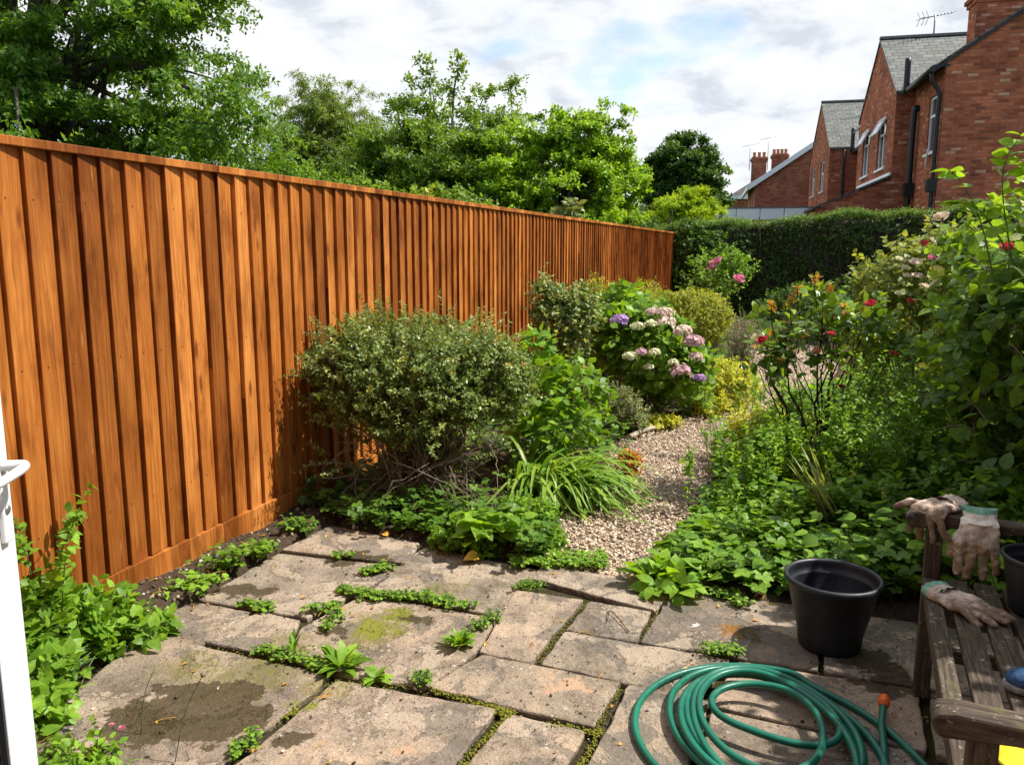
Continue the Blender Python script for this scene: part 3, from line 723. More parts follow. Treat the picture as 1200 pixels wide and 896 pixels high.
# ---------------------------------------------------------------- houses
SD = np.array([.2317, .9728, 0]); TD = np.array([.9728, -.2317, 0]); UZ = np.array([0, 0, 1.0])
def hp(o, s, t, z): return np.array([o[0], o[1], 0])+SD*s+TD*t+UZ*z
def quad(acc, *p, mat=0, val=0): acc.add(np.array(p), np.array([list(range(len(p)))]), val, mat, False)
def wall_s(acc, o, t, s0, s1, z0, z1, holes, ins=.1):
    """wall in the s direction facing -t, with openings (s0,s1,z0,z1)"""
    hs = sorted(holes); cur = s0
    def q(a0, b0, c0, d0): 
        if b0-a0 > 1e-4 and d0-c0 > 1e-4: quad(acc, hp(o, b0, t, c0), hp(o, a0, t, c0), hp(o, a0, t, d0), hp(o, b0, t, d0))
    for h in hs:
        q(cur, h[0], z0, z1); q(h[0], h[1], z0, h[2]); q(h[0], h[1], h[3], z1)
        for (a1, b1, c1, d1) in ((h[0], h[0], h[2], h[3]), (h[1], h[1], h[2], h[3])):
            quad(acc, hp(o, a1, t, c1), hp(o, a1, t+ins, c1), hp(o, a1, t+ins, d1), hp(o, a1, t, d1))
        quad(acc, hp(o, h[0], t, h[2]), hp(o, h[1], t, h[2]), hp(o, h[1], t+ins, h[2]), hp(o, h[0], t+ins, h[2]))
        quad(acc, hp(o, h[0], t, h[3]), hp(o, h[0], t+ins, h[3]), hp(o, h[1], t+ins, h[3]), hp(o, h[1], t, h[3]))
        cur = h[1]
    q(cur, s1, z0, z1)
def bx_st(acc, o, s0, s1, t0, t1, z0, z1, mat=0):
    c = hp(o, (s0+s1)/2, (t0+t1)/2, (z0+z1)/2)
    box(acc, c, (s1-s0, t1-t0, z1-z0), SD, TD, UZ, mat=mat)
def window_s(house, o, t, h, sash=False, transom=.68, leaded=False, sill=True):
    s0, s1, z0, z1 = h; f = .055; tt = t+.05
    a = Acc()
    bx_st(a, o, s0, s0+f, tt, tt+.06, z0, z1); bx_st(a, o, s1-f, s1, tt, tt+.06, z0, z1)
    bx_st(a, o, s0+f, s1-f, tt, tt+.06, z0, z0+f); bx_st(a, o, s0+f, s1-f, tt, tt+.06, z1-f, z1)
    zm = z0+(z1-z0)*transom
    bx_st(a, o, s0+f, s1-f, tt+.002, tt+.058, zm-.03, zm+.03)
    if s1-s0 > .8: bx_st(a, o, (s0+s1)/2-.03, (s0+s1)/2+.03, tt+.002, tt+.056, z0+f, zm-.03)
    w = a.build('window', MT['white'], house)
    a = Acc(); quad(a, hp(o, s1-f, tt+.03, z0+f), hp(o, s0+f, tt+.03, z0+f), hp(o, s0+f, tt+.03, z1-f), hp(o, s1-f, tt+.03, z1-f)); a.build('pane', MT['glass'], w)
    a = Acc()
    n = 14; ss = np.linspace(s0+f, s1-f, n+1)
    for k in range(n):
        if .42 < k/n < .60: continue
        d0 = .12+.02*(k % 2); d1 = .12+.02*((k+1) % 2); quad(a, hp(o, ss[k+1], tt+d1, z0+f), hp(o, ss[k], tt+d0, z0+f), hp(o, ss[k], tt+d0, zm+.1), hp(o, ss[k+1], tt+d1, zm+.1))
    a.build('curtain', MT['curtain'], w)
    a = Acc(); quad(a, hp(o, s1, tt+.4, z0), hp(o, s0, tt+.4, z0), hp(o, s0, tt+.4, z1), hp(o, s1, tt+.4, z1)); a.build('dark_room', MT['gasket'], w)
    if sill:
        a = Acc(); bx_st(a, o, s0-.05, s1+.05, t-.05, t+.05, z0-.06, z0-.003); a.build('sill', MT['white'], w)
    if sash:
        L = .50; an = math.radians(27); e = -TD*math.sin(an)-UZ*math.cos(an); nn = np.cross(SD, e)
        top = hp(o, (s0+s1)/2, t-.01, z1+.0); c = top+e*L/2; W = (s1-s0)*.94
        a = Acc()
        box(a, c-SD*(W/2-.025), (.05, L, .045), SD, e, nn); box(a, c+SD*(W/2-.025), (.05, L, .045), SD, e, nn)
        box(a, top+e*.025, (W-.1, .05, .044), SD, e, nn); box(a, top+e*(L-.025), (W-.1, .05, .044), SD, e, nn)
        sh = a.build('open_sash', MT['white'], w)
        a = Acc(); box(a, c, (W-.1, L-.1, .012), SD, e, nn); a.build('pane', MT['sashglass'], sh)
        return w
    return w
def roof_gable_t(acc, o, s0, s1, t0, t1, ze, zr, over=.12, verge=.06, th=.07):
    """roof with its ridge running in t"""
    sm = (s0+s1)/2; k = (zr-ze)/(sm-s0)
    for sg, se in ((1, s0), (-1, s1)):
        e = se-sg*over; z_e = ze-over*k
        A, B = hp(o, e, t0-verge, z_e), hp(o, e, t1, z_e); C_, D_ = hp(o, sm, t1, zr), hp(o, sm, t0-verge, zr)
        u = np.array([0, 0, th])
        if sg > 0: quad(acc, A+u, D_+u, C_+u, B+u) if False else quad(acc, A+u, B+u, C_+u, D_+u); quad(acc, A, D_, C_, B)
        if sg < 0: quad(acc, B+u, A+u, D_+u, C_+u); quad(acc, B, C_, D_, A)
        quad(acc, A, A+u, D_+u, D_); quad(acc, A, B, B+u, A+u)
def roof_gable_s(acc, o, s0, s1, t0, t1, ze, zr, over=.25, verge=.08, th=.08):
    tm = (t0+t1)/2; k = (zr-ze)/(tm-t0)
    for sg, te in ((1, t0), (-1, t1)):
        e = te-sg*over; z_e = ze-over*k; u = np.array([0, 0, th])
        A, B = hp(o, s0-verge, e, z_e), hp(o, s1+verge, e, z_e); C_, D_ = hp(o, s1+verge, tm, zr), hp(o, s0-verge, tm, zr)
        quad(acc, A+u, D_+u, C_+u, B+u) if sg > 0 else quad(acc, B+u, C_+u, D_+u, A+u)
        quad(acc, A, B, C_, D_) if sg > 0 else quad(acc, B, A, D_, C_)
        quad(acc, A, D_, D_+u, A+u); quad(acc, A, A+u, B+u, B); quad(acc, B, B+u, C_+u, C_)
def pipe(parent, pts, r_, mat='black', name='drainpipe'):
    a = Acc(); p = spline(pts, 24) if len(pts) > 2 else np.array([np.array(pts[0])*(1-u)+np.array(pts[1])*u for u in np.linspace(0, 1, 9)])
    tubes(a, p[None], np.full((1, len(p)), r_), 10)
    return a.build(name, MT[mat], parent)
def aerial(house, base, h, boom, ang, n=9, w=.3, cluster=True):
    a = Acc(); base = np.array(base); top = base+UZ*h
    tubes(a, np.array([[base, (base+top)/2, top]]), np.full((1, 3), .022), 6)
    d = np.array([math.cos(ang), math.sin(ang)*.6, .22]); d = d/np.linalg.norm(d); p0 = top-d*boom*.45-UZ*.05; p1 = top+d*boom*.55-UZ*.05
    tubes(a, np.array([[p0, (p0+p1)/2, p1]]), np.full((1, 3), .016), 5)
    e = nrm(np.cross(d, UZ)); 
    for k in range(n):
        c = p0+(p1-p0)*(k/(n-1))**.9; ww = w*(.7 if k else 1.2)
        tubes(a, np.array([[c-e*ww/2, c, c+e*ww/2]]), np.full((1, 3), .009), 4)
        f = UZ*.12
        if k < 3 and cluster: tubes(a, np.array([[c-f*1.6-d*.1, c, c+f*1.6-d*.1]]), np.full((1, 3), .011), 4)
    return a.build('aerial', MT['metal'], house)
def chimney(house, c, w, d, z0, z1, pots=2, mat='brick'):
    a = Acc(); box(a, (c[0], c[1], (z0+z1)/2), (w, d, z1-z0), TD, SD, UZ)
    box(a, (c[0], c[1], z1+.05), (w+.1, d+.1, .1), TD, SD, UZ); box(a, (c[0], c[1], z1+.153), (w+.2, d+.2, .1), TD, SD, UZ); box(a, (c[0], c[1], z1+.255), (w+.06, d+.06, .1), TD, SD, UZ)
    ch = a.build('chimney', MT[mat], house, uv=True)
    for k in range(pots):
        q = np.array([c[0], c[1], 0])+TD*w*((k+.5)/pots-.5)
        a = Acc(); zz = np.array([z1+.3, z1+.35, z1+.6, z1+.63, z1+.68]); rr = np.array([[.13, .12, .10, .13, .12]])
        tubes(a, np.array([[q+UZ*z for z in zz]]), rr, 12); a.build('chimney_pot', MT['terracotta'], ch)
    return ch

K = 1.12
def zz(z): return EYE+(z-EYE)*K
OA = (8.89*K, 17.4*K)
# --- nearest house with its rear wing
hA = thing('brick_house', 'nearest red brick house at the right edge, its big plain gable end facing us', 'house', (*OA, -.1))
zeA, zrA = zz(5.40), zz(8.08); TA = 8*K
a = Acc()
quad(a, hp(OA, 0, 0, -.1), hp(OA, 0, TA, -.1), hp(OA, 0, TA, zeA), hp(OA, 0, TA/2, zrA), hp(OA, 0, 0, zeA))
quad(a, hp(OA, 10*K, TA, -.1), hp(OA, 10*K, 0, -.1), hp(OA, 10*K, 0, zeA), hp(OA, 10*K, TA/2, zrA), hp(OA, 10*K, TA, zeA))
wA = [(.25*K, 1.2*K, zz(3.63), zz(4.82)), (2.22*K, 2.5*K, zz(3.6), zz(4.75))]
wall_s(a, OA, 0, 0, 10*K, -.1, zeA, wA)
quad(a, hp(OA, 0, TA, -.1), hp(OA, 10*K, TA, -.1), hp(OA, 10*K, TA, zeA), hp(OA, 0, TA, zeA))
a.build('wall', MT['brick'], hA, uv=True)
for w in wA: window_s(hA, OA, 0, w, transom=.66)
a = Acc(); roof_gable_s(a, OA, 0, 10*K, 0, TA, zeA, zrA, over=.2, verge=.05, th=.045); rA = a.build('roof', MT['slate'], hA, uv=True)
a = Acc(); 
for sg in (0,):
    e0 = hp(OA, -.05, -.24, zeA-.25*.67-.02); e1 = hp(OA, -.05, TA/2, zrA-.02); d = nrm(e1-e0); box(a, (e0+e1)/2-UZ*.035, (np.linalg.norm(e1-e0), .035, .05), d, SD, np.cross(d, SD))
a.build('verge_board', MT['black'], rA)
chimney(rA, (11.05*K, 19.6*K), 1.0*K, .6*K, zz(5.5), 7.72, 3)
wsA0, wsA1, wtA = 2.6*K, 7.4*K, -.40*K; zw, zwr = zz(5.25), zz(6.93)
a = Acc(); sm = (wsA0+wsA1)/2
wW = [(wsA0+.95*K, wsA0+1.95*K, zz(3.6), zz(4.83)), (wsA0+3.1*K, wsA0+4.1*K, zz(3.6), zz(4.83))]
wall_s(a, OA, wtA, wsA0, wsA1, -.1, zw, wW)
quad(a, hp(OA, wsA1, wtA, zw), hp(OA, wsA0, wtA, zw), hp(OA, sm, wtA, zwr))
quad(a, hp(OA, wsA0, wtA, -.1), hp(OA, wsA0, -.004, -.1), hp(OA, wsA0, -.004, zw), hp(OA, wsA0, wtA, zw))
quad(a, hp(OA, wsA1, -.004, -.1), hp(OA, wsA1, wtA, -.1), hp(OA, wsA1, wtA, zw), hp(OA, wsA1, -.004, zw))
a.build('wing_wall', MT['brick'], hA, uv=True)
for w in wW: window_s(hA, OA, wtA, w, sash=True, transom=.70)
a = Acc(); roof_gable_t(a, OA, wsA0, wsA1, wtA, 2.6*K, zw, zwr, over=.1, verge=.04); rW = a.build('wing_roof', MT['slate'], hA, uv=True)
a = Acc()
for k in range(9):
    t0 = wtA-.05+k*.33; box(a, hp(OA, sm, t0+.165, zwr+.09), (.32, .16, .07), TD, SD, UZ, taper=1)
a.build('ridge_tiles', MT['lead'], rW)
aerial(rW, hp(OA, sm, .95, zwr+.05), .62, 1.05, .25, n=10)
# gutter, downpipes and vent pipe
a = Acc(); g0 = hp(OA, -.08, -.30, zeA-.22); g1 = hp(OA, wsA0-.2, -.30, zeA-.25); tubes(a, np.array([[g0, (g0+g1)/2, g1]]), np.full((1, 3), .07), 8); 
box(a, (hp(OA, -.02, -.1, zeA-.14)+hp(OA, wsA0-.2, -.1, zeA-.14))/2, (wsA0-.2, .36, .05), SD, TD, UZ)
a.build('gutter', MT['black'], hA)
pipe(hA, [hp(OA, .12, -.28, zeA-.25), hp(OA, .12, -.24, zeA-.45), hp(OA, .12, -.08, zeA-.75), hp(OA, .12, -.08, zeA-1.2), hp(OA, .12, -.08, 3), hp(OA, .12, -.08, .0)], .05)
pipe(hA, [hp(OA, 2.05*K, .0, zeA-.75), hp(OA, 2.05*K, -.1, zeA-.72), hp(OA, 2.05*K, -.12, zeA-1.1), hp(OA, 2.05*K, -.12, 3), hp(OA, 2.05*K, -.12, .0)], .075, name='soil_pipe')
pipe(hA, [hp(OA, 2.15*K, -.33, zeA-.3), hp(OA, 2.15*K, -.33, zeA+.55)], .075, name='vent_pipe')
a = Acc(); box(a, hp(OA, .12, -.1, 3.05), (.2, .2, .3), SD, TD, UZ, taper=1.25); a.build('hopper', MT['black'], hA); a = Acc(); box(a, hp(OA, 2.05*K, -.12, 3.1), (.22, .22, .34), SD, TD, UZ, taper=1.2); a.build('hopper', MT['black'], hA)
pipe(hA, [hp(OA, .95, -.07, 3.55), hp(OA, .75, -.09, 3.95)], .02, 'white', 'overflow_pipe')
# lean-to under the wing gable
lz0, lz1, lw = zz(2.57)-.02, zz(3.24), 1.67*K
a = Acc()
ls = wsA0+.002; le = wsA1-.3
quad(a, hp(OA, ls, wtA-lw, -.1), hp(OA, ls, wtA-.003, -.1), hp(OA, ls, wtA-.003, lz1), hp(OA, ls, wtA-lw, lz0))
quad(a, hp(OA, le, wtA-lw, -.1), hp(OA, ls, wtA-lw, -.1), hp(OA, ls, wtA-lw, lz0), hp(OA, le, wtA-lw, lz0))
a.build('lean_to_wall', MT['brick'], hA, uv=True)
a = Acc(); A_, B_ = hp(OA, ls-.06, wtA-lw-.08, lz0-.02), hp(OA, ls-.06, wtA-.01, lz1+.03); C_, D_ = hp(OA, le, wtA-.01, lz1+.03), hp(OA, le, wtA-lw-.08, lz0-.02)
quad(a, A_, B_, C_, D_); u = UZ*.06; quad(a, A_+u, D_+u, C_+u, B_+u); quad(a, A_, A_+u, B_+u, B_); quad(a, A_, D_, D_+u, A_+u)
lr = a.build('lean_to_roof', MT['tile'], hA, uv=True)
a = Acc(); bx_st(a, OA, ls, wsA1-.4, wtA-.05, wtA-.004, lz1+.09, lz1+.17); a.build('flashing', MT['white'], lr)

# --- second house, same type further along
s2 = 13.5*K
hB = thing('brick_house', 'second red brick house along, its slate-roofed wing partly hidden behind the nearest house', 'house', tuple(hp(OA, s2, 0, -.1)))
wt2 = -.40*K; tB = .62*K; w20, w21 = s2, s2+6.0*K; zb, zbr = zz(5.25), zz(7.28); sm = (w20+w21)/2
wB = [(w20+1.35*K, w20+2.35*K, zz(3.8), zz(5.0)-.05), (w20+4.1*K, w20+5.2*K, zz(3.8), zz(5.0)-.05)]
a = Acc(); wall_s(a, OA, wt2, w20, w21, -.1, zb, wB)
quad(a, hp(OA, w21, wt2, zb), hp(OA, w20, wt2, zb), hp(OA, sm, wt2, zbr))
quad(a, hp(OA, w20, wt2, -.1), hp(OA, w20, tB, -.1), hp(OA, w20, tB, zb), hp(OA, w20, wt2, zb))
a.build('wing_wall', MT['brick'], hB, uv=True)
for w in wB: window_s(hB, OA, wt2, w, transom=.60)
a = Acc(); wall_s(a, OA, tB, 10.6*K, w21+4, -.1, zb, []); quad(a, hp(OA, 10.6*K, tB, -.1), hp(OA, 10.6*K, tB+8, -.1), hp(OA, 10.6*K, tB+8, zb), hp(OA, 10.6*K, tB+4, zb+2.7), hp(OA, 10.6*K, tB, zb)); a.build('wall', MT['brick'], hB, uv=True)
a = Acc(); roof_gable_t(a, OA, w20, w21, wt2, 3.2*K, zb, zbr, over=.1, verge=.04); rW2 = a.build('wing_roof', MT['slate'], hB, uv=True)
a = Acc(); roof_gable_s(a, OA, 10.6*K, w21+4, tB, tB+8, zb, zb+2.7); a.build('roof', MT['slate'], hB, uv=True)
a = Acc()
for k in range(9): box(a, hp(OA, sm, wt2-.05+k*.36+.18, zbr+.09), (.35, .18, .07), TD, SD, UZ)
a.build('ridge_tiles', MT['lead'], rW2)
pipe(hB, [hp(OA, w20-.08, .1, zb-.1), hp(OA, w20-.08, .1, 0)], .05)
pipe(hB, [hp(OA, w20-.35, .35, zb-.2), hp(OA, w20-.35, .35, zb+.7)], .08, name='vent_pipe')
a = Acc(); bx_st(a, OA, w20-1.6, w20-.1, tB-.35, tB-.15, zb-.28, zb-.1); a.build('gutter', MT['black'], hB)
aerial(rW2, hp(OA, sm-1, 1.9, zbr-.4), 1.5, 1.1, .15, n=8, cluster=False)

# --- third house: gable with white barge boards
OC = tuple(at(885, 213, 45.0))[:2]; zc = at(885, 214, 45.0)[2]
hC = thing('brick_house', 'distant orange-red brick house with white barge boards on its gable', 'house', (*OC, -.1))
a = Acc(); TC = 9.0; zcr = zc+TC/2*.67
quad(a, hp(OC, 0, 0, -.1), hp(OC, 0, TC, -.1), hp(OC, 0, TC, zc), hp(OC, 0, TC/2, zcr), hp(OC, 0, 0, zc))
wC = [(.35, 1.7, zc-2.4, zc-.5), (3.2, 4.4, zc-2.2, zc-.5)]
wall_s(a, OC, 0, 0, 8, -.1, zc, wC); a.build('wall', MT['brick2'], hC, uv=True)
for w in wC: window_s(hC, OC, 0, w)
a = Acc(); roof_gable_s(a, OC, 0, 8, 0, TC, zc, zcr, over=.35, verge=.22); rC = a.build('roof', MT['tile'], hC, uv=True)
a = Acc()
for sg in (1, -1):
    e0 = hp(OC, -.25, TC/2-sg*(TC/2+.38), zc-.27); e1 = hp(OC, -.25, TC/2, zcr+.0); d = nrm(e1-e0); box(a, (e0+e1)/2-UZ*.02+0, (np.linalg.norm(e1-e0), .05, .24), d, SD, np.cross(d, SD)*(1 if sg > 0 else 1))
a.build('barge_board', MT['white'], rC)
a = Acc(); bx_st(a, OC, -.2, 8.2, -.42, -.30, zc-.38, zc-.22); a.build('fascia', MT['white'], rC)

# --- fourth house: dark hipped roof, two chimneys
OD = tuple(at(858, 229, 58.0))[:2]; zd = at(858, 229, 58.0)[2]
hD = thing('brick_house', 'farthest house with a dark tiled hipped roof, white fascia and two brick chimneys', 'house', (*OD, -.1))
a = Acc(); TDw = 12.0
quad(a, hp(OD, 0, 0, -.1), hp(OD, 0, TDw, -.1), hp(OD, 0, TDw, zd), hp(OD, 0, 0, zd)); quad(a, hp(OD, 10, 0, -.1), hp(OD, 0, 0, -.1), hp(OD, 0, 0, zd), hp(OD, 10, 0, zd))
a.build('wall', MT['brick2'], hD, uv=True)
a = Acc(); e = .3; zt = zd+3.6; P = [hp(OD, -e, -e, zd-.1), hp(OD, -e, TDw+e, zd-.1), hp(OD, 10+e, TDw+e, zd-.1), hp(OD, 10+e, -e, zd-.1), hp(OD, 5, 5.2, zt), hp(OD, 5, TDw-5.2, zt)]
quad(a, P[0], P[1], P[5], P[4]); quad(a, P[1], P[2], P[5]); quad(a, P[2], P[3], P[4], P[5]); quad(a, P[3], P[0], P[4]); quad(a, P[3], P[2], P[1], P[0])
rD = a.build('roof', MT['tile'], hD, uv=True)
a = Acc(); bx_st(a, OD, -.36, -.31, -.3, TDw, zd-.28, zd-.06); bx_st(a, OD, -.36, 10, -.36, -.31, zd-.28, zd-.06); a.build('fascia', MT['white'], rD)
c = at(889, 200, 60); chimney(rD, (c[0], c[1]), 1.0, .9, zd+.6, at(889, 190, 60)[2], 3, 'brick2')
c2 = at(913, 200, 62); chimney(rD, (c2[0], c2[1]), 1.1, .9, zd+.8, at(913, 186, 62)[2], 4, 'brick2')
aerial(rD, at(878, 200, 59.5), 1.8, 1.2, .1, n=6, cluster=False); aerial(rD, at(899, 200, 59.5), 2.3, 1.3, .3, n=6, cluster=False)

# --- garage with a white fascia beyond the hedge
g0 = at(838, 245, 25.5); 
gar = thing('garage', 'low flat-roofed outbuilding with a white fascia just showing over the hedge', 'garage', (g0[0], g0[1], -.1))
a = Acc(); OG = (g0[0], g0[1]); gz = g0[2]
bx_st(a, OG, 0, 5, 0, 4.1, -.1, gz-.34); a.build('wall', MT['brick'], gar, uv=True)
a = Acc(); 
for k in range(6): bx_st(a, OG, -.06, -.02, -.06+k*.70, .62+k*.70, gz-.33, gz)
bx_st(a, OG, -.02, 5, -.06, -.02, gz-.33, gz)
a.build('fascia', MT['white'], gar)
a = Acc(); bx_st(a, OG, -.02, 5, -.02, 4.1, gz-.338, gz-.04); bx_st(a, OG, -.08, 5.05, -.08, 4.2, gz+.002, gz+.04); a.build('roof', MT['lead'], gar)

# --- the house the photographer stands at (behind the camera)
hH = thing('rear_house_wall', 'brick rear wall of the house the garden belongs to', 'house', (0, -1.6, -.1))
a = Acc(); box(a, (0, -1.75, 2.7), (12, .3, 5.6)); a.build('wall', MT['brick'], hH, uv=True)
a = Acc(); box(a, (-.2, -1.585, 1.05), (1.7, .03, 2.1)); a.build('patio_door', MT['glass'], hH)
# ---------------------------------------------------------------- plants
def shrub(name, label, cat, base, ells, mat, size, T, nshoot=400, L=.18, nleaf=8, stemmat='twig', rmin=.62, rmax=1.02, upd=.45, spread=.9, droop=.1, seed=1, w=.18, f=3.0,
          vb=.45, ntwig=30, r0=.009, group=None, zmin=.02, sr=.0016, upn=.8, sv=.25, tipval=0.0, upper=.3, tbend=.12, spreadb=.06, rand=.45, petiole=0.0, vr=.28, tilt=None):
    r = np.random.default_rng(seed)
    t = thing(name, label, cat, tuple(base), group=group)
    P, Nn = blobs(r, ells, nshoot, rmin, rmax, zmin, seed, w, upper, f)
    D = nrm(Nn+UP*upd+r.normal(0, rand, P.shape)+(np.array(tilt) if tilt is not None else 0))
    LL = L*r.uniform(.6, 1.35, len(P))
    P0 = P-D*LL[:, None]*.8
    fo, st = Acc(), Acc()
    shoots(fo, r, P0, D, LL, nleaf, size, T, droop=droop, spread=spread, upn=upn, vb=vb, stem=st, sr=sr, sv=sv, tipval=tipval, petiole=petiole, vr=vr)
    k = r.choice(len(P0), min(ntwig, len(P0)), replace=False)
    if ntwig: twigs(st, r, base, P0[k], r0, sr, bend=tbend, spreadb=spreadb)
    fo.build('foliage', MT[mat], t)
    st.build('stem', MT[stemmat], t)
    return t, r, P, Nn

def tree(label, base, ells, mat, size, T, nclump=90, crad=.55, nshoot=26, L=.4, nleaf=9, seed=1, group='trees beyond the fence', droop=.15, trunk_r=.14, split=.3, f=2.2, w=.22, vb=.42, flat=.7, spread=.9, extra=None, upd=.25, name='tree', upn=.7, limbs=None, top=None):
    r = np.random.default_rng(seed); base = np.array(base, float)
    t = thing(name, label, 'tree', tuple(base), group=group)
    C, Cn = blobs(r, ells, nclump, .28, 1.0, None, seed, w, .15, f)
    if extra is not None: C = np.vstack([C, extra]); Cn = np.vstack([Cn, np.tile(UP, (len(extra), 1))])
    # leafy clumps, each a flattened tuft of shoots
    n = len(C); cr = crad*r.uniform(.6, 1.3, n)
    if extra is not None: cr[-len(extra):] *= .5
    d = nrm(r.normal(size=(n, nshoot, 3))); d[..., 2] = np.abs(d[..., 2])*1.0-.25
    d = nrm(d+Cn[:, None]*.45)
    P = C[:, None]+d*(cr[:, None, None]*(r.random((n, nshoot, 1))**.5))*np.array([1, 1, flat])
    D = nrm(d*np.array([1, 1, .6])+UP*upd+r.normal(0, .3, d.shape))
    P = P.reshape(-1, 3); D = D.reshape(-1, 3); vb_ = np.repeat(vb+r.normal(0, .07, n), nshoot)[:, None]
    thin = np.ones(len(P), bool)
    if extra is not None: ne = len(extra)*nshoot; D[-ne:] = nrm(UP*.6+r.normal(0, .5, (ne, 3))); thin[-ne:] = r.random(ne) < .32
    ok = thin & (((P[:, 0]-FO[0])*FN[0]+(P[:, 1]-FO[1])*FN[1] < -.42) | (P[:, 2] > 3.0) | (P[:, 1] > 20)); P, D, vb_ = P[ok], D[ok], vb_[ok]; LL = L*r.uniform(.6, 1.3, len(P))
    fo, st = Acc(), Acc()
    shoots(fo, r, P-D*LL[:, None]*.6, D, LL, nleaf, size, T, droop=droop, spread=spread, vb=vb_, upn=upn, stem=None)
    ks = r.choice(len(P), min(len(P), 700), replace=False)
    tubes(st, np.stack([P[ks]-D[ks]*LL[ks, None]*.7, P[ks]-D[ks]*LL[ks, None]*.3, P[ks]+D[ks]*LL[ks, None]*.2], 1), np.tile([.008, .006, .002], (len(ks), 1)), 4, .5, cap=False)
    fo.build('crown', MT[mat], t)
    E0 = np.array(ells, float); ctr = np.average(E0[:, :3], axis=0, weights=E0[:, 3]*E0[:, 4]); H = C[:, 2].max()
    sp = base+np.array([0, 0, (ctr[2]-base[2])*split*2])
    tr = Acc(); tp = np.array([base, base+(sp-base)*.5+np.array([.06, .03, 0]), sp, (sp+ctr)/2+.05, ctr])
    tp = spline(tp, 14); tubes(tr, tp[None], np.linspace(trunk_r, trunk_r*.35, 14)[None]*np.concatenate([[1.5, 1.15], np.ones(12)]), 12)
    tr.build('trunk', MT['bark'], t)
    nl = min(n, 60); kk = r.choice(n, nl, replace=False); start = tp[r.integers(4, 12, nl)]
    u = np.linspace(0, 1, 7)[None, :, None]; dd = C[kk]-start; Ld = np.linalg.norm(dd, axis=1)[:, None, None]
    PP = start[:, None]+dd[:, None]*u+UP*np.sin(np.pi*u)*Ld*.10+r.normal(0, .025, (nl, 7, 3))*Ld*np.sin(np.pi*u)
    tubes(st, PP, np.linspace(trunk_r*.4, .012, 7)[None]*r.uniform(.5, 1.2, (nl, 1)), 6)
    st.build('limb', MT['bark'], t)
    return t

# --- trees beyond the fence
tree('huge dark green sycamore above the near end of the fence, in the top left corner', (-7.3, 13.2, -.1),
     [(-7.3, 13.2, 5.2, 3.6, 3.2, 3.6), (-5.6, 12.4, 4.2, 1.9, 1.8, 1.7), (-4.9, 12.6, 2.9, 1.3, 1.4, 1.2), (-9.5, 12.4, 3.6, 2.4, 2.2, 2.2), (-7.0, 11.6, 2.9, 2.2, 1.6, 1.2), (-5.2, 12.6, 6.4, 1.6, 1.6, 1.5), (-8.8, 12.6, 7.2, 2.6, 2.2, 2.2)],
     'maple', .115, T_rhomb(.26, .05), nclump=420, crad=.66, nshoot=30, L=.5, nleaf=13, seed=4, trunk_r=.28, droop=.35, name='sycamore_tree', flat=.5, upn=.9, f=1.6)
c = at(385, 150, 21)
tree('olive green weeping willow with bare pale stems, between the sycamore and the apple tree', (c[0], 21, -.1),
     [(c[0], 21, 3.9, 1.45, 1.3, 1.9), (c[0]+.9, 21, 3.0, 1.1, 1.0, 1.7), (c[0]-.6, 20.7, 2.8, 1.2, 1, 1.6)],
     'willow', .13, T_rhomb(.11, .02), nclump=430, crad=.40, nshoot=26, L=.55, nleaf=14, seed=9, droop=.6, trunk_r=.15, spread=.55, name='willow_tree',
     extra=np.array([[at(x, y, 21)[0], 21+.1*k, at(x, y, 21)[2]] for k, (x, y) in enumerate([(348, 84), (355, 92), (408, 92), (420, 98), (436, 104)])]))
c = at(515, 170, 16.5)
tree('green apple tree with long arching shoots sticking up against the sky', (c[0], 16.5, -.1),
     [(c[0], 16.5, 3.1, 1.6, 1.3, 1.4), (c[0]-1.1, 16.3, 2.6, 1.1, 1.1, 1.1), (c[0]+1.0, 16.4, 3.0, .9, .9, 1.1), (c[0]-.2, 16.2, 1.9, 2.1, 1, .9)],
     'apple', .10, T_rhomb(.32, .06), nclump=330, crad=.42, nshoot=26, L=.34, nleaf=9, seed=12, trunk_r=.13, name='apple_tree',
     extra=np.array([list(at(x, y, 16.3+.05*k)) for k, (x, y) in enumerate([(497, 72), (499, 85), (503, 98), (508, 112), (483, 95), (490, 106), (538, 70), (537, 82), (535, 95), (531, 108), (527, 120), (605, 95), (597, 102), (588, 106), (577, 110), (566, 116), (603, 112), (600, 122), (462, 124), (470, 130), (455, 136), (550, 118), (520, 104), (558, 108), (620, 140), (632, 138)])]))
c = at(662, 190, 15.6)
tree('bright yellow-green bushy tree behind the far half of the fence', (c[0]-.15, 15.3, -.1),
     [(c[0]-.2, 15.3, 2.95, 1.2, 1.0, 1.05), (c[0]+.3, 15.3, 3.2, .75, .7, .75), (c[0]+.42, 15.9, 2.6, .62, .7, .8), (c[0]+1.15, 17.6, 2.7, .7, .6, .95), (c[0]-.95, 15.2, 2.2, .8, .8, .8), (c[0]+.05, 15.3, 1.7, 1.5, .8, .7)],
     'lime', .10, T_rhomb(.34, .06), nclump=300, crad=.32, nshoot=26, L=.3, nleaf=9, seed=15, trunk_r=.09, name='laurel_tree', upd=.6, vb=.45,
     extra=np.array([list(at(x, y, 15.2)) for x, y in [(650, 133), (655, 145), (707, 125), (703, 140), (733, 133), (730, 150), (682, 140), (640, 150), (620, 160), (718, 150), (662, 137), (738, 165)]]))
c = at(800, 190, 31)
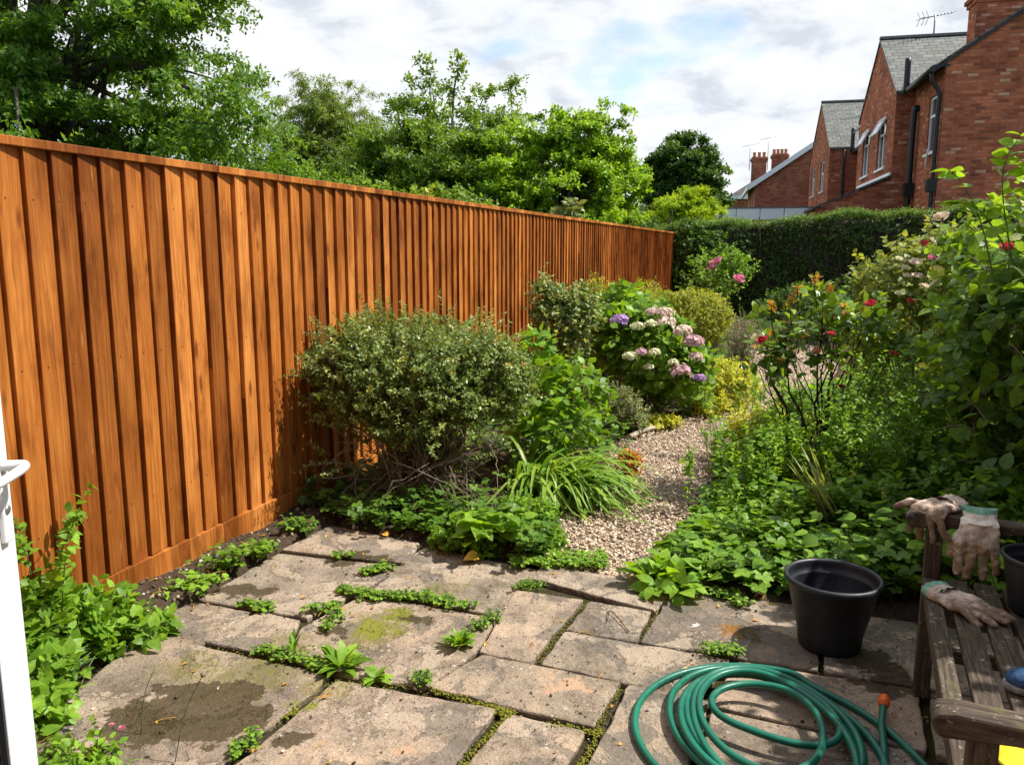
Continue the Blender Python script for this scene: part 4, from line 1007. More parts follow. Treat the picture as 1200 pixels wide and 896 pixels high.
tree('small rounded dark tree in the distance just left of the far houses', (c[0], 31, -.1),
     [(c[0], 31, 4.3, 1.45, 1.3, 1.5), (c[0]-.7, 31, 3.4, 1.1, 1.1, 1.4), (c[0]+.6, 31, 3.2, 1.1, 1.1, 1.4)],
     'dark', .16, T_diam(.36, .05), nclump=300, crad=.36, nshoot=22, L=.35, nleaf=8, seed=18, trunk_r=.15, name='round_tree', upd=.5)
c = at(803, 235, 24)
tree('bright yellow-green feathery conifer low above the end of the hedge', (c[0], 24, -.1),
     [(c[0], 24, 2.55, .85, .8, .85), (c[0]+.45, 24, 2.1, .7, .7, .8), (c[0]-.5, 24, 2.0, .6, .7, .8)],
     'conifer', .13, T_diam(.16, .02), nclump=150, crad=.26, nshoot=22, L=.32, nleaf=12, seed=22, trunk_r=.08, name='conifer_tree', upd=.7, spread=.6)
# lower neighbours' shrubs peeping over the fence
shrub('neighbour_shrub', 'dark leafy shrub filling the gap beneath the willow and the apple tree', 'shrub', (-2.6, 14, -.1), [(-2.7, 14.0, 1.7, 1.6, .9, 1.1), (-1.2, 14.2, 1.8, 1.2, .8, .9)], 'apple', .11, T_oval(.3), nshoot=1700, L=.35, nleaf=9, seed=31, ntwig=30, r0=.03, zmin=.8)
c = at(500, 212, 9.2)
shrub('neighbour_shrub', 'small pale yellow-leaved climber tip poking above the fence below the apple tree', 'shrub', (c[0]+0, 9.2, -.1), [(c[0], 9.2, 1.85, .2, .15, .42), (c[0]-.4, 9.2, 1.7, .15, .15, .32)], 'gold', .06, T_heart(.4), nshoot=110, L=.16, nleaf=6, seed=33, ntwig=14, zmin=1.2)
c = at(668, 243, 12.6)
shrub('neighbour_shrub', 'pale large-leaved plant poking above the fence in front of the bright tree', 'shrub', (c[0], 12.7, -.1), [(c[0], 12.7, 2.0, .28, .2, .32)], 'grey', .18, T_oval(.27), nshoot=26, L=.3, nleaf=7, seed=34, ntwig=8, zmin=1.2)
shrub('neighbour_shrub', 'dense dark shrubs filling the gap behind the fence between sycamore and willow', 'shrub', (-4.6, 15, -.1), [(-4.9, 14.8, 2.2, 1.3, .9, 1.5), (-3.7, 15.2, 2.0, 1.0, .8, 1.1)], 'maple', .11, T_rhomb(.3), nshoot=1500, L=.4, nleaf=11, seed=38, ntwig=20, r0=.02, zmin=1.0)
c = at(340, 200, 9.5)
shrub('neighbour_shrub', 'fresh green shrub top showing over the fence under the sycamore', 'shrub', (c[0]-.2, 9.6, -.1), [(c[0]-.1, 9.6, 1.9, .35, .25, .33)], 'fresh', .07, T_oval(.33), nshoot=140, L=.15, nleaf=7, seed=35, ntwig=10, zmin=1.2)
shrub('neighbour_shrub', 'dark bushy growth behind the far end of the fence', 'shrub', (1.9, 19.0, -.1), [(1.6, 19, 1.4, 1.6, .9, 1.25), (3.0, 20.6, 1.6, 1.0, .9, 1.1)], 'dark', .11, T_oval(.33), nshoot=1500, L=.3, nleaf=8, seed=36, ntwig=20, r0=.03, zmin=.6)

# --- hedge closing the garden
hs = thing('privet_hedge', 'long clipped dark green hedge closing the far end of the garden', 'hedge', (6.2, 18.2, 0))
fo, st = Acc(), Acc(); r = np.random.default_rng(40)
HD = np.array([.942, -.3355, 0]); HN = np.array([.3355, .942, 0]); H0 = np.array([3.62, 19.1, 0])
def hedge_pts(n, where):
    u = r.uniform(-.3, 7.4, n)
    if where == 'front': v = np.abs(r.normal(0, .05, n)); z = r.uniform(.02, 1.0, n)
    else: v = r.uniform(0, 1.1, n); z = 1.0-np.abs(r.normal(0, .02, n))
    top = 2.08+.055*u+.05*np.sin(u*2.1)+.035*np.sin(u*5.3)
    v = v+.07*np.sin(u*1.7+z*4)+.04*np.sin(u*6+z*9)
    return H0+HD*u[:, None]+HN*v[:, None]+UP*(z*top)[:, None]
P1 = hedge_pts(5600, 'front'); P2 = hedge_pts(4600, 'top')
D1 = nrm(-HN*.8+UP*.35+r.normal(0, .5, P1.shape)); D2 = nrm(UP*1.0+r.normal(0, .45, P2.shape))
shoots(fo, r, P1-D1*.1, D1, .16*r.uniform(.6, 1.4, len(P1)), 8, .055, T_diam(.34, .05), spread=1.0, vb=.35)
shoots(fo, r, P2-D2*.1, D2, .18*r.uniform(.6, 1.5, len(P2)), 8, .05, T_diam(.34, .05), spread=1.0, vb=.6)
a = Acc(); us = np.linspace(-.1, 7.3, 12); tp_ = 2.08+.055*us-.06
rr4 = [np.array([H0+HD*u_+HN*v_+UP*z_ for v_, z_ in ((.18, 0), (.18, t_-.12), (.35, t_), (.95, t_), (1.05, 0))]) for u_, t_ in zip(us, tp_)]
Vb = np.concatenate(rr4); a.add(Vb, [np.array([[k*5+j, (k+1)*5+j, (k+1)*5+j+1, k*5+j+1] for k in range(11) for j in range(4)]), np.array([[0, 1, 2, 3, 4]]), np.array([[59, 58, 57, 56, 55]])])

fo.build('foliage', MT['hedge'], hs)
tw = H0+HD*r.uniform(-.2, 7.2, (240, 1))+HN*r.uniform(.1, .9, (240, 1)); tt = tw+UP*r.uniform(1.6, 2.3, (240, 1))+r.normal(0, .12, (240, 3))
u = np.linspace(0, 1, 5)[None, :, None]; tubes(st, tw[:, None]*(1-u)+tt[:, None]*u+r.normal(0, .04, (240, 5, 3)), np.linspace(.02, .006, 5)[None]*np.ones((240, 1)), 5)
st.build('stem', MT['darktwig'], hs)
a.build('inner_twigs', MT['darktwig'], hs)
shrub('ivy_clump', 'dark twiggy ivy clump where the fence meets the hedge', 'ivy', (3.75, 18.6, 0), [(3.95, 18.4, 1.5, .42, .4, .8), (4.4, 18.2, 1.2, .5, .4, .8), (3.9, 18.3, .7, .5, .4, .7)], 'dark', .085, T_heart(.45), nshoot=900, L=.2, nleaf=6, seed=41, ntwig=60)

# --- left bed
shrub('bushy_honeysuckle', 'wide rounded small-leaved evergreen shrub with a bare twiggy underside, against the fence', 'shrub', (-.55, 4.85, .02),
      [(-.60, 4.90, .86, .60, .48, .32), (-.90, 4.82, .80, .34, .36, .30), (-.26, 4.92, .78, .38, .36, .28), (-.62, 4.62, .66, .50, .25, .26), (-.1, 5.0, .72, .25, .3, .25)],
      'lonicera', .034, T_rhomb(.30, .08), nshoot=3000, L=.15, nleaf=15, seed=50, ntwig=150, r0=.010, f=4.0, w=.20, upd=.55, zmin=.40, sv=.42, vb=.46, tbend=.25, spreadb=.10, rand=.6, sr=.0012, rmin=.55)
o = [q for q in bpy.data.objects if q.name.startswith('bushy_honeysuckle')][0]
st = Acc(); r = np.random.default_rng(51)
fo = Acc()
# straggling side shoots and bare pale stems
tips = np.array([at(352, 440, 4.75), at(365, 492, 4.6), at(358, 545, 4.5), at(355, 470, 4.6), at(380, 560, 4.4), at(372, 380, 4.8), at(440, 350, 4.9), at(455, 362, 4.9), at(395, 425, 4.5), at(620, 470, 4.8), at(600, 510, 4.6), at(500, 530, 4.3), at(560, 540, 4.4), at(430, 360, 4.95), at(385, 400, 4.9)])
twigs(st, r, (-.55, 4.8, .05), tips, .006, .002, bend=.1, K=9)
n = len(tips); D = nrm(tips-np.array([-.55, 4.85, .5])); 
for q in range(3): shoots(fo, r, tips-D*(.16-.04*q), nrm(D+UP*.4+r.normal(0, .5, D.shape)), np.full(n, .16), 15, .032, T_rhomb(.30, .08), stem=st, sr=.0015, vb=.5)
low = np.column_stack([r.uniform(-1.15, -.05, 70), r.uniform(4.35, 4.75, 70), r.uniform(.12, .6, 70)])
twigs(st, r, (-.58, 4.75, .03), low, .004, .0015, bend=.35, K=8, spreadb=.12)
arc = np.column_stack([r.uniform(-1.0, .0, 16), r.uniform(4.2, 4.45, 16), r.uniform(.03, .1, 16)])
twigs(st, r, (-.55, 4.7, .35), arc, .004, .0015, bend=.12, K=8, spreadb=.2)
E_ = [(-.60, 4.90, .86, .60, .48, .32), (-.90, 4.82, .80, .34, .36, .30), (-.28, 4.92, .80, .34, .36, .30)]
P_, N_ = blobs(r, E_, 150, .9, 1.05, .55, 52, .2, .5); D_ = nrm(N_+UP*.4+r.normal(0, .35, P_.shape)); shoots(fo, r, P_-D_*.08, D_, r.uniform(.12, .30, len(P_)), 20, .030, T_rhomb(.30, .08), stem=st, sr=.0015, vb=.62, droop=.15)
fo.build('side_shoots', MT['lonicera'], o); st.build('bare_stems', MT['twig'], o)

# understorey beneath it (dark round leaved plants)
def carpet(name, label, cat, pts, mat, size, T, seed, h=(.06, .16), leaves=9, hs=None, group=None, kind=None, vb=.45, each=False, upn=1.2, stemmat='stem', ls=.55, sr=.0011):
    """low plants: long-stalked leaves fanning from each crown"""
    r = np.random.default_rng(seed); pts = np.asarray(pts, float); N = len(pts)
    fo, st = Acc(), Acc()
    an = r.uniform(0, 6.28, (N, leaves)); hh = r.uniform(h[0], h[1], (N, leaves))*(1 if hs is None else np.asarray(hs)[:, None]); rr = hh*ls*r.uniform(.3, 1.6, (N, leaves))
    tip = pts[:, None]+np.stack([np.cos(an)*rr, np.sin(an)*rr, hh], -1)
    d = nrm(np.stack([np.cos(an), np.sin(an), r.uniform(-.35, .25, (N, leaves))], -1))
    nn = nrm(UP*upn+r.normal(0, .35, d.shape)+d*.25)
    S = size*r.uniform(.5, 1.3, (N, leaves)); val = np.clip(vb+r.normal(0, .09, (N, 1))+r.uniform(-.25, .28, (N, leaves)), 0, 1)
    put(fo, T, (tip-d*S[..., None]*.3).reshape(-1, 3), d.reshape(-1, 3), nn.reshape(-1, 3), S.ravel(), val.ravel())
    b = np.broadcast_to(pts[:, None], tip.shape); mid = (b+tip)/2+np.array([0, 0, .02])
    tubes(st, np.stack([b, mid, tip], 2).reshape(-1, 3, 3), np.tile([sr, sr, sr*.8], (N*leaves, 1)), 3, .5, cap=False)
    if kind:
        # one mesh: leaves and stalks together
        off = fo.n
        fo2 = Acc(); fo2.v = fo.v+st.v; fo2.n = fo.n+st.n; fo2.f = fo.f+[(f+off, v, 1, sm) for f, v, m, sm in st.f]
        return tag(fo2.build(name, [MT[mat], MT[stemmat]]), label, cat, kind=kind)
    t = thing(name, label, cat, tuple(pts[0]), group=group)
    fo.build('foliage', MT[mat], t); st.build('stem', MT[stemmat], t)
    return t
def scatter(n, poly, seed, margin=.0, z=.0):
    r = np.random.default_rng(seed); P = np.array(poly, float); out = []
    while len(out) < n:
        x, y = r.uniform(P[:, 0].min(), P[:, 0].max(), n*3), r.uniform(P[:, 1].min(), P[:, 1].max(), n*3)
        ok = in_poly(x, y, P) & ~in_path(x, y, -.04) & ~in_poly(x, y, PATIO)
        out += list(zip(x[ok], y[ok]))
    o = np.array(out[:n]); return np.column_stack([o, soil_z(o[:, 0], o[:, 1])+z])
LB = [tuple(gp(*p))[:2] for p in [(350, 632), (420, 640), (500, 648), (640, 665), (650, 640), (640, 600), (700, 560), (740, 515), (800, 495), (880, 470)]]+[(2.9, 10.5), (3.9, 14.5), (3.4, 17), (.5, 10), (-.9, 6), (-1.3, 4.6)]
carpet('ground_cover', 'dark mixed ground cover filling the soil of the left bed', 'ground cover', scatter(900, LB, 60), 'geran', .055, T_lobed(5, .25), 61, h=(.03, .15), kind='stuff', vb=.35)
carpet('ground_cover', 'weedy low ground cover at the foot of the honeysuckle beside the paving', 'ground cover', scatter(110, [(-1.1, 4.3), (-.45, 4.0), (.1, 3.75), (.25, 4.2), (-.5, 4.6), (-1.1, 4.8)], 62), 'geran', .055, T_lobed(5, .3), 63, h=(.02, .09), kind='stuff', vb=.3)
# pale small-leaved plants along the front edge with red berries
t, r, P, Nn = shrub('trailing_plant', 'low pale green small-leaved plant spilling over the soil where paving meets gravel', 'plant', gp(585, 640), [(*gp(560, 640)[:2], .06, .26, .18, .12), (*gp(615, 625)[:2], .08, .2, .2, .13), (*gp(640, 640)[:2], .03, .12, .14, .07)], 'fresh', .035, T_oval(.42), nshoot=520, L=.11, nleaf=8, seed=64, ntwig=40, r0=.003, stemmat='stem', zmin=.0)
for k, p in enumerate([at(633, 609, 4.25), at(631, 605, 4.3), at(640, 640, 4.1)]):
    a = Acc(); a.add(ico*.013+np.array(p), icf); a.build('berry', MT['berry'], t)
carpet('broad_leaved_weed', 'broad round-leaved weed at the patio edge left of the gravel', 'weed', [gp(575, 655)+Vector((r.uniform(-.1, .1), r.uniform(0, .12), .02)) for _ in range(12)], 'fresh', .085, T_heart(.48), 65, h=(.06, .2), leaves=6, vb=.5)
carpet('creeping_weed', 'flat bright green mat of creeping weed along the patio edge, before the gravel', 'weed', [gp(x, y)+Vector((0, 0, .004)) for x, y in zip(r.uniform(600, 708, 130), r.uniform(652, 668, 130))], 'fresh', .02, T_oval(.45), 66, h=(.01, .04), leaves=12, vb=.75)
# broad-leaved stems behind the strap leaves
shrub('anemone_plant', 'clump of tall upright broad-leaved stems between the honeysuckle and the pale rose', 'plant', (.25, 5.5, .02), [(.12, 5.5, .62, .22, .25, .36), (.42, 5.5, .50, .25, .25, .30), (.3, 5.2, .40, .3, .2, .2)], 'fresh', .10, T_oval(.36, .07), nshoot=120, L=.2, nleaf=6, seed=67, ntwig=50, r0=.004, stemmat='stem', sr=.002, petiole=.4)
def straps(acc, r, base, n, L, W, up=(.55, 1.1), droop=(.5, 1.1), az=None, spreadb=.05, vb=.5, K=8):
    az = r.uniform(0, 6.28, n) if az is None else az
    el = r.uniform(*up, n); L = L*r.uniform(.6, 1.15, n); dr = r.uniform(*droop, n)
    d = np.stack([np.cos(az)*np.cos(el), np.sin(az)*np.cos(el), np.sin(el)], -1)
    u = np.linspace(0, 1, K); b = np.array(base)+np.column_stack([r.normal(0, spreadb, (n, 2)), np.zeros(n)])
    P = b[:, None]+d[:, None]*(L[:, None]*u)[..., None]+np.array([0, 0, -1.0])*(dr[:, None]*L[:, None]*u**2.2)[..., None]
    P[..., 2] = np.maximum(P[..., 2], .03)
    T = nrm(np.gradient(P, axis=1)); side = nrm(np.cross(T, UP)); nr = np.cross(side, T)
    w = W*r.uniform(.7, 1.2, (n, 1))*np.sin(np.pi*np.clip(u*.86+.14, 0, 1))**.6
    V = np.stack([P-side*w[..., None]+nr*w[..., None]*.35, P, P+side*w[..., None]+nr*w[..., None]*.35], 2)
    k = np.arange(K-1); q = np.concatenate([np.stack([k*3, k*3+1, k*3+4, k*3+3], -1), np.stack([k*3+1, k*3+2, k*3+5, k*3+4], -1)])
    acc.add(V.reshape(-1, 3), (q[None]+(np.arange(n)*K*3)[:, None, None]).reshape(-1, 4), np.repeat(np.clip(vb+r.uniform(-.25, .3, n), 0, 1), len(q)))
t = thing('daylily_clump', 'arching clump of long strap leaves leaning over the gravel path', 'plant', (.22, 4.95, .02))
a = Acc(); straps(a, r, (.18, 4.95, .03), 170, .85, .013, droop=(.5, 1.0), spreadb=.09, az=r.normal(-.3, 1.1, 170)); straps(a, r, (.38, 4.95, .03), 110, .66, .011, droop=(.6, 1.1), spreadb=.07, az=r.normal(-.3, .9, 110)); a.build('foliage', MT['strap'], t)
a = Acc(); straps(a, r, gp(665, 600), 6, .28, .006, az=r.normal(2.2, .3, 6), up=(.3, .6)); a.build('dead_leaves', MT['deadleaf'], t)
t, r, P, Nn = shrub('sedum_clump', 'small clump with rusty red leaves beside the path, right of the strap leaves', 'plant', gp(735, 560), [(*gp(738, 556)[:2], .09, .1, .13, .09)], 'red', .035, T_oval(.45), nshoot=70, L=.07, nleaf=7, seed=70, ntwig=14, r0=.003)
# pale-edged climbing rose at the fence
shrub('rose_bush', 'upright rose bush with whitish small leaves, close to the fence', 'rose bush', (.42, 7.0, .02), [(.42, 7.0, .92, .34, .34, .36), (.30, 7.0, 1.15, .2, .2, .25), (.58, 7.0, 1.02, .26, .26, .3), (.45, 6.9, .5, .3, .3, .35)], 'varieg', .05, T_oval(.38, .07), nshoot=560, L=.2, nleaf=8, seed=71, ntwig=40, r0=.007, w=.28, rmin=.5, sr=.002)
# hydrangea
t, r, P, Nn = shrub('hydrangea_bush', 'rounded hydrangea with flat mop heads in cream, pink and purple', 'shrub', (1.28, 7.4, .02), [(1.28, 7.4, .58, .46, .40, .38), (.98, 7.45, .78, .30, .3, .28), (1.55, 7.35, .45, .3, .3, .32), (1.25, 7.5, .88, .30, .3, .22)], 'hyd', .115, T_oval(.36, .05, 1, .1), nshoot=330, L=.2, nleaf=6, seed=72, ntwig=30, r0=.007, stemmat='twig', rmin=.72, petiole=.1, sr=.003, vb=.5)
def mophead(parent, c, rad, mat, seed, flat=.6, floret=.02):
    r = np.random.default_rng(seed); n = 46; d = nrm(r.normal(size=(n, 3))+np.array([0, -.3, .5])); d[:, 2] = np.abs(d[:, 2])-.15
    P = np.array(c)+d*rad*np.array([1, 1, flat]); Nn = nrm(d*np.array([1, 1, 1.3])); acc = Acc()
    t0 = nrm(np.cross(Nn, nrm(r.normal(size=(n, 3))))); t1 = np.cross(Nn, t0); v = np.clip(r.normal(.5, .25, n), 0, 1); P = P+r.normal(0, rad*.10, P.shape)
    for k in range(4):
        an = k*math.pi/2; dd = t0*math.cos(an)+t1*math.sin(an)
        put(acc, T_petal(.55), P, nrm(dd+Nn*.15), Nn, rad*.36*r.uniform(.85, 1.15, n), v)
    dn = np.array([0, .02, -1.0]); tubes(acc, np.array([[np.array(c)+dn*rad*.1, np.array(c)+np.array([0, .04, -rad*.7]), np.array(c)+np.array([0, .14, -rad*1.3])]]), np.array([[.004, .004, .004]]), 5, .5, mat=1)
    return acc.build('flower_head', [MT[mat], MT['stem']], parent)
for k, (x, y, D, rr, m) in enumerate([(727, 376, 6.95, .072, 'p_purple'), (747, 383, 6.95, .055, 'p_cream'), (764, 366, 7.05, .055, 'p_blush'), (779, 367, 7.0, .07, 'p_blush'), (780, 378, 6.95, .08, 'p_blush'), (763, 380, 6.9, .05, 'p_cream'),
        (800, 388, 6.95, .075, 'p_blush'), (812, 400, 6.9, .08, 'p_pinkmix'), (751, 413, 6.8, .05, 'p_pinkmix'), (767, 413, 6.8, .05, 'p_cream'), (738, 418, 6.8, .06, 'p_cream'), (798, 436, 6.8, .085, 'p_pinkmix'), (820, 443, 6.85, .05, 'p_purple'), (815, 418, 6.9, .055, 'p_blush'), (789, 425, 6.8, .045, 'p_cream'), (760, 430, 6.8, .04, 'p_cream')]):
    mophead(t, at(x, y, D+.08), rr*.95, m, 100+k, flat=.72)
shrub('laurel_shrub', 'glossy bright green leaves rising behind the hydrangea', 'shrub', (1.15, 8.3, .02), [(1.12, 8.2, .98, .32, .3, .24), (1.0, 8.2, .6, .4, .3, .4)], 'fresh', .12, T_oval(.36, .06), nshoot=130, L=.22, nleaf=7, seed=73, ntwig=14, r0=.008)
shrub('spirea_shrub', 'thin feathery golden shrub along the fence behind the hydrangea', 'shrub', (1.2, 9.8, .02), [(1.25, 9.8, .85, .42, .3, .38), (1.0, 10.0, 1.05, .2, .2, .22), (1.7, 10.5, .9, .3, .3, .3)], 'gold', .045, T_rhomb(.28), nshoot=420, L=.22, nleaf=9, seed=74, ntwig=30, r0=.005)
shrub('clipped_shrub', 'rounded golden green clipped shrub behind the hydrangea', 'shrub', (2.05, 9.6, .02), [(2.12, 9.6, .74, .50, .45, .36), (1.75, 9.7, .8, .32, .35, .28)], 'gold', .035, T_rhomb(.32), nshoot=1500, L=.12, nleaf=12, seed=75, ntwig=30, w=.07, vb=.4, rmin=.8)
shrub('euphorbia_plant', 'loose chartreuse yellow plant frothing over the path edge', 'plant', (2.05, 7.75, .02), [(2.0, 7.75, .28, .30, .26, .28), (2.22, 7.9, .2, .24, .24, .26), (1.85, 7.5, .14, .2, .2, .14)], 'chart', .032, T_oval(.38), nshoot=760, L=.13, nleaf=11, seed=76, ntwig=40, r0=.003, stemmat='stem', sr=.001)
shrub('lavender_plant', 'small grey-green bushy herb in front of the hydrangea', 'plant', (.88, 6.75, .02), [(.86, 6.75, .22, .22, .2, .24), (1.0, 6.7, .16, .16, .16, .16)], 'grey', .028, T_rhomb(.3), nshoot=430, L=.13, nleaf=11, seed=77, ntwig=40, r0=.003, upd=1.1)
t, r, P, Nn = shrub('rose_bush', 'airy rose bush with two bright pink blooms in front of the hedge', 'rose bush', (2.75, 11.0, .02), [(2.7, 11.0, 1.15, .45, .4, .42), (2.95, 11.0, 1.35, .3, .3, .3), (2.6, 11.1, .6, .4, .35, .45)], 'fresh', .055, T_oval(.36), nshoot=420, L=.26, nleaf=8, seed=78, ntwig=40, r0=.008, w=.3, rmin=.4)
def rosebloom(parent, c, rad, mat, seed, up=(0, -.2, 1)):
    r = np.random.default_rng(seed); ax = nrm(np.array(up, float)+r.normal(0, .3, 3)); e0 = nrm(np.cross(ax, [1, .3, 0])); e1 = np.cross(ax, e0); acc = Acc()
    for ring, (nn_, tilt, s) in enumerate([(3, 1.35, .62), (4, 1.1, .75), (5, .75, .9), (6, .35, 1.0), (6, .05, 1.0)]):
        for k in range(nn_):
            an = 6.283*k/nn_+ring*.7+r.normal(0, .12); rad_d = e0*math.cos(an)+e1*math.sin(an); t_ = tilt+r.normal(0, .1)
            t_ = (1.45, 1.3, 1.12, .92, .62)[ring]+r.normal(0, .08)
            d = rad_d*math.cos(t_)+ax*math.sin(t_); n_ = ax*math.cos(t_)-rad_d*math.sin(t_)
            put(acc, T_petal(.62), (np.array(c)-ax*rad*.55+rad_d*rad*(.06+.13*ring))[None], d[None], n_[None], rad*(.95, 1.0, 1.05, 1.05, .95)[ring]*r.uniform(.9, 1.1), min(1, max(0, r.normal(.45+.08*ring, .2))))
    acc.add(ico*rad*.42+np.array(c)-ax*rad*.2, icf, .2)
    tubes(acc, np.array([[np.array(c)-ax*rad*.5, np.array(c)-ax*rad*.9, np.array(c)-ax*rad-UP*rad]]), np.array([[rad*.2, rad*.1, rad*.08]]), 5, .1, mat=1)
    return acc.build('rose_bloom', [MT[mat], MT['stem']], parent)
for k, (x, y, rr) in enumerate([(838, 306, .075), (834, 312, .06), (866, 326, .065)]): rosebloom(t, at(x, y, 10.6), rr, 'p_pink', 140+k)
shrub('dry_shrub', 'thin twiggy shrub with sparse greyish leaves under the pink rose', 'shrub', (2.85, 10.0, .02), [(2.85, 10.0, .45, .45, .35, .42)], 'grey', .03, T_rhomb(.33), nshoot=260, L=.2, nleaf=9, seed=79, ntwig=70, r0=.006, rmin=.3)
shrub('low_plant', 'low green tuft at the bend of the path behind the fallen branch', 'plant', (1.15, 6.95, .02), [(1.2, 6.98, .05, .3, .2, .08)], 'chart', .03, T_oval(.4), nshoot=170, L=.08, nleaf=8, seed=80, ntwig=0, stemmat='stem')

# --- right bed
RB = [(.62, 3.64), (1.0, 3.5), (1.9, 3.2), (2.7, 2.9), (3.2, 3.2), (3.6, 5), (4.2, 8), (4.6, 10), (3.4, 8.9), (2.72, 8.0), (2.2, 7.0), (1.5, 5.6), (1.1, 4.4), (.75, 3.95)]
FR = [(.68, 3.62), (1.0, 3.5), (1.9, 3.2), (2.5, 3.0), (2.9, 3.4), (2.7, 4.6), (1.9, 5.2), (1.5, 5.6), (1.1, 4.5), (.8, 4.0)]
def edge_h(P):
    xr = np.interp(np.clip(P[:, 1], 3.6, 15), pr[:, 1], pr[:, 0]); return np.clip((P[:, 0]-xr)/.65, .22, 1)*(.75+.45*np.sin(P[:, 0]*5.1+P[:, 1]*3.3)*np.sin(P[:, 1]*4.3)+.15*np.sin(P[:, 0]*17+P[:, 1]*13))
gpt = scatter(760, FR, 90); gpt = gpt[gpt[:, 0] > np.interp(gpt[:, 1], pr[:, 1], pr[:, 0])+.04]
carpet('ground_cover', 'carpet of lobed geranium leaves spreading between the path and the bench', 'ground cover', gpt, 'geran', .085, T_lobed(5, .32, .12), 91, h=(.05, .24), leaves=8, hs=edge_h(gpt), kind='stuff', vb=.5, sr=.0014)
rpt = scatter(1200, RB, 92); rpt = rpt[rpt[:, 0] > np.interp(rpt[:, 1], pr[:, 1], pr[:, 0])+.05]
carpet('ground_cover', 'mixed leafy ground cover further up the right bed', 'ground cover', rpt, 'fresh', .06, T_oval(.42, .06), 93, h=(.06, .32), leaves=9, hs=edge_h(rpt), kind='stuff', vb=.4)
pts = scatter(34, [(.66, 3.62), (.95, 3.5), (1.05, 4.1), (1.3, 4.8), (1.1, 4.5)], 94)
for k, (x, y, lab) in enumerate([(775, 684, 'leafy dock weed at the corner between gravel and paving'), (872, 598, 'tall upright weed with two bare stems rising from the geranium leaves'), (890, 655, 'light green nettle-like weed in front of the tall bare stems'), (868, 612, 'toothed bright green weed leaning over the right edge of the gravel'), (868, 520, 'tuft of fresh weeds where the path bends to the right')]):
    g = gp(x, y); r = np.random.default_rng(200+k)
    h = (.10, .62, .3, .2, .24)[k]
    t = thing('weed', lab, 'weed', tuple(g)); fo, st = Acc(), Acc(); nst = (14, 6, 9, 14, 16)[k]
    b = np.array(g)[None]+np.column_stack([r.normal(0, .07, (nst, 2)), np.zeros(nst)]); D = nrm(np.column_stack([r.normal(0, .22 if k == 1 else .4, (nst, 2)), np.ones(nst)]))
    shoots(fo, r, b, D, h*r.uniform(.7, 1.15, nst), (8, 16, 12, 9, 10)[k], (.12, .06, .075, .085, .07)[k], T_oval(.32, .07), stem=st, sr=.0025, vb=.6, spread=1.1, petiole=.15)
    fo.build('foliage', MT['fresh'], t); st.build('stem', MT['stem'], t)
# red rose
t, r, P, Nn = shrub('rose_bush', 'leggy rose bush with dark bare stems, bronze tips and red blooms beside the path', 'rose bush', (1.98, 5.15, .02),
      [(1.80, 5.1, 1.02, .30, .28, .22), (2.15, 5.15, 1.06, .26, .26, .20), (1.98, 5.1, 1.22, .20, .2, .14), (1.65, 5.05, .88, .18, .2, .16), (2.45, 5.1, .98, .2, .2, .18)],
      'rose', .088, T_oval(.36, .07), nshoot=105, L=.22, nleaf=6, seed=95, ntwig=26, r0=.0085, stemmat='darktwig', w=.3, rmin=.45, sr=.0028, tbend=.05, spreadb=.08, zmin=.7, petiole=.15, tipval=.25)
for k, (x, y, rr) in enumerate([(975, 386+4, .024), (893, 398, .028), (1020, 355, .03), (1048, 413, .034), (993, 436, .02), (987, 453, .02), (958, 350, .0), (1068, 352, .022)]):
    if rr: rosebloom(t, at(x, y, 4.8+.05*k), rr, 'p_red', 150+k)
for k, (x, y, rr) in enumerate([(955, 322, .04), (935, 336, .035), (905, 355, .035), (928, 350, .028)]):
    c = np.array(at(x, y, 4.95)); a = Acc(); rr_ = np.random.default_rng(300+k); d = nrm(rr_.normal(size=(14, 3))+UP*.7); c = c+rr_.normal(0, .012, (14, 3))
    put(a, T_oval(.34), c-UP*.02, d, nrm(UP+rr_.normal(0, .4, (14, 3))), .036, rr_.uniform(.2, .95, 14)); a.build('bronze_tip', MT['bronze'], t)
    c = c.mean(0); tubes(a2 := Acc(), np.array([[c, c-UP*.08, c+np.array([.03, .02, -.2])]]), np.array([[.003]*3]), 5); a2.build('stem', MT['darktwig'], t)
# strap leaves under the rose
t = thing('iris_clump', 'fan of pale striped upright sword leaves under the red rose', 'plant', (1.74, 4.0, .02))
a = Acc(); b = (1.74, 4.0, .0); r = np.random.default_rng(96); straps(a, r, (b[0]-.03, b[1]+.05, .03), 22, .60, .015, up=(1.0, 1.35), droop=(.0, .22), az=r.normal(2.9, .35, 22), spreadb=.025, vb=.7); straps(a, r, (b[0]+.35, b[1]+.5, .03), 26, .7, .006, up=(.7, 1.25), droop=(.3, .9), spreadb=.04, vb=.75, az=r.normal(2.6, .9, 26)); a.build('foliage', MT['grey'], t)
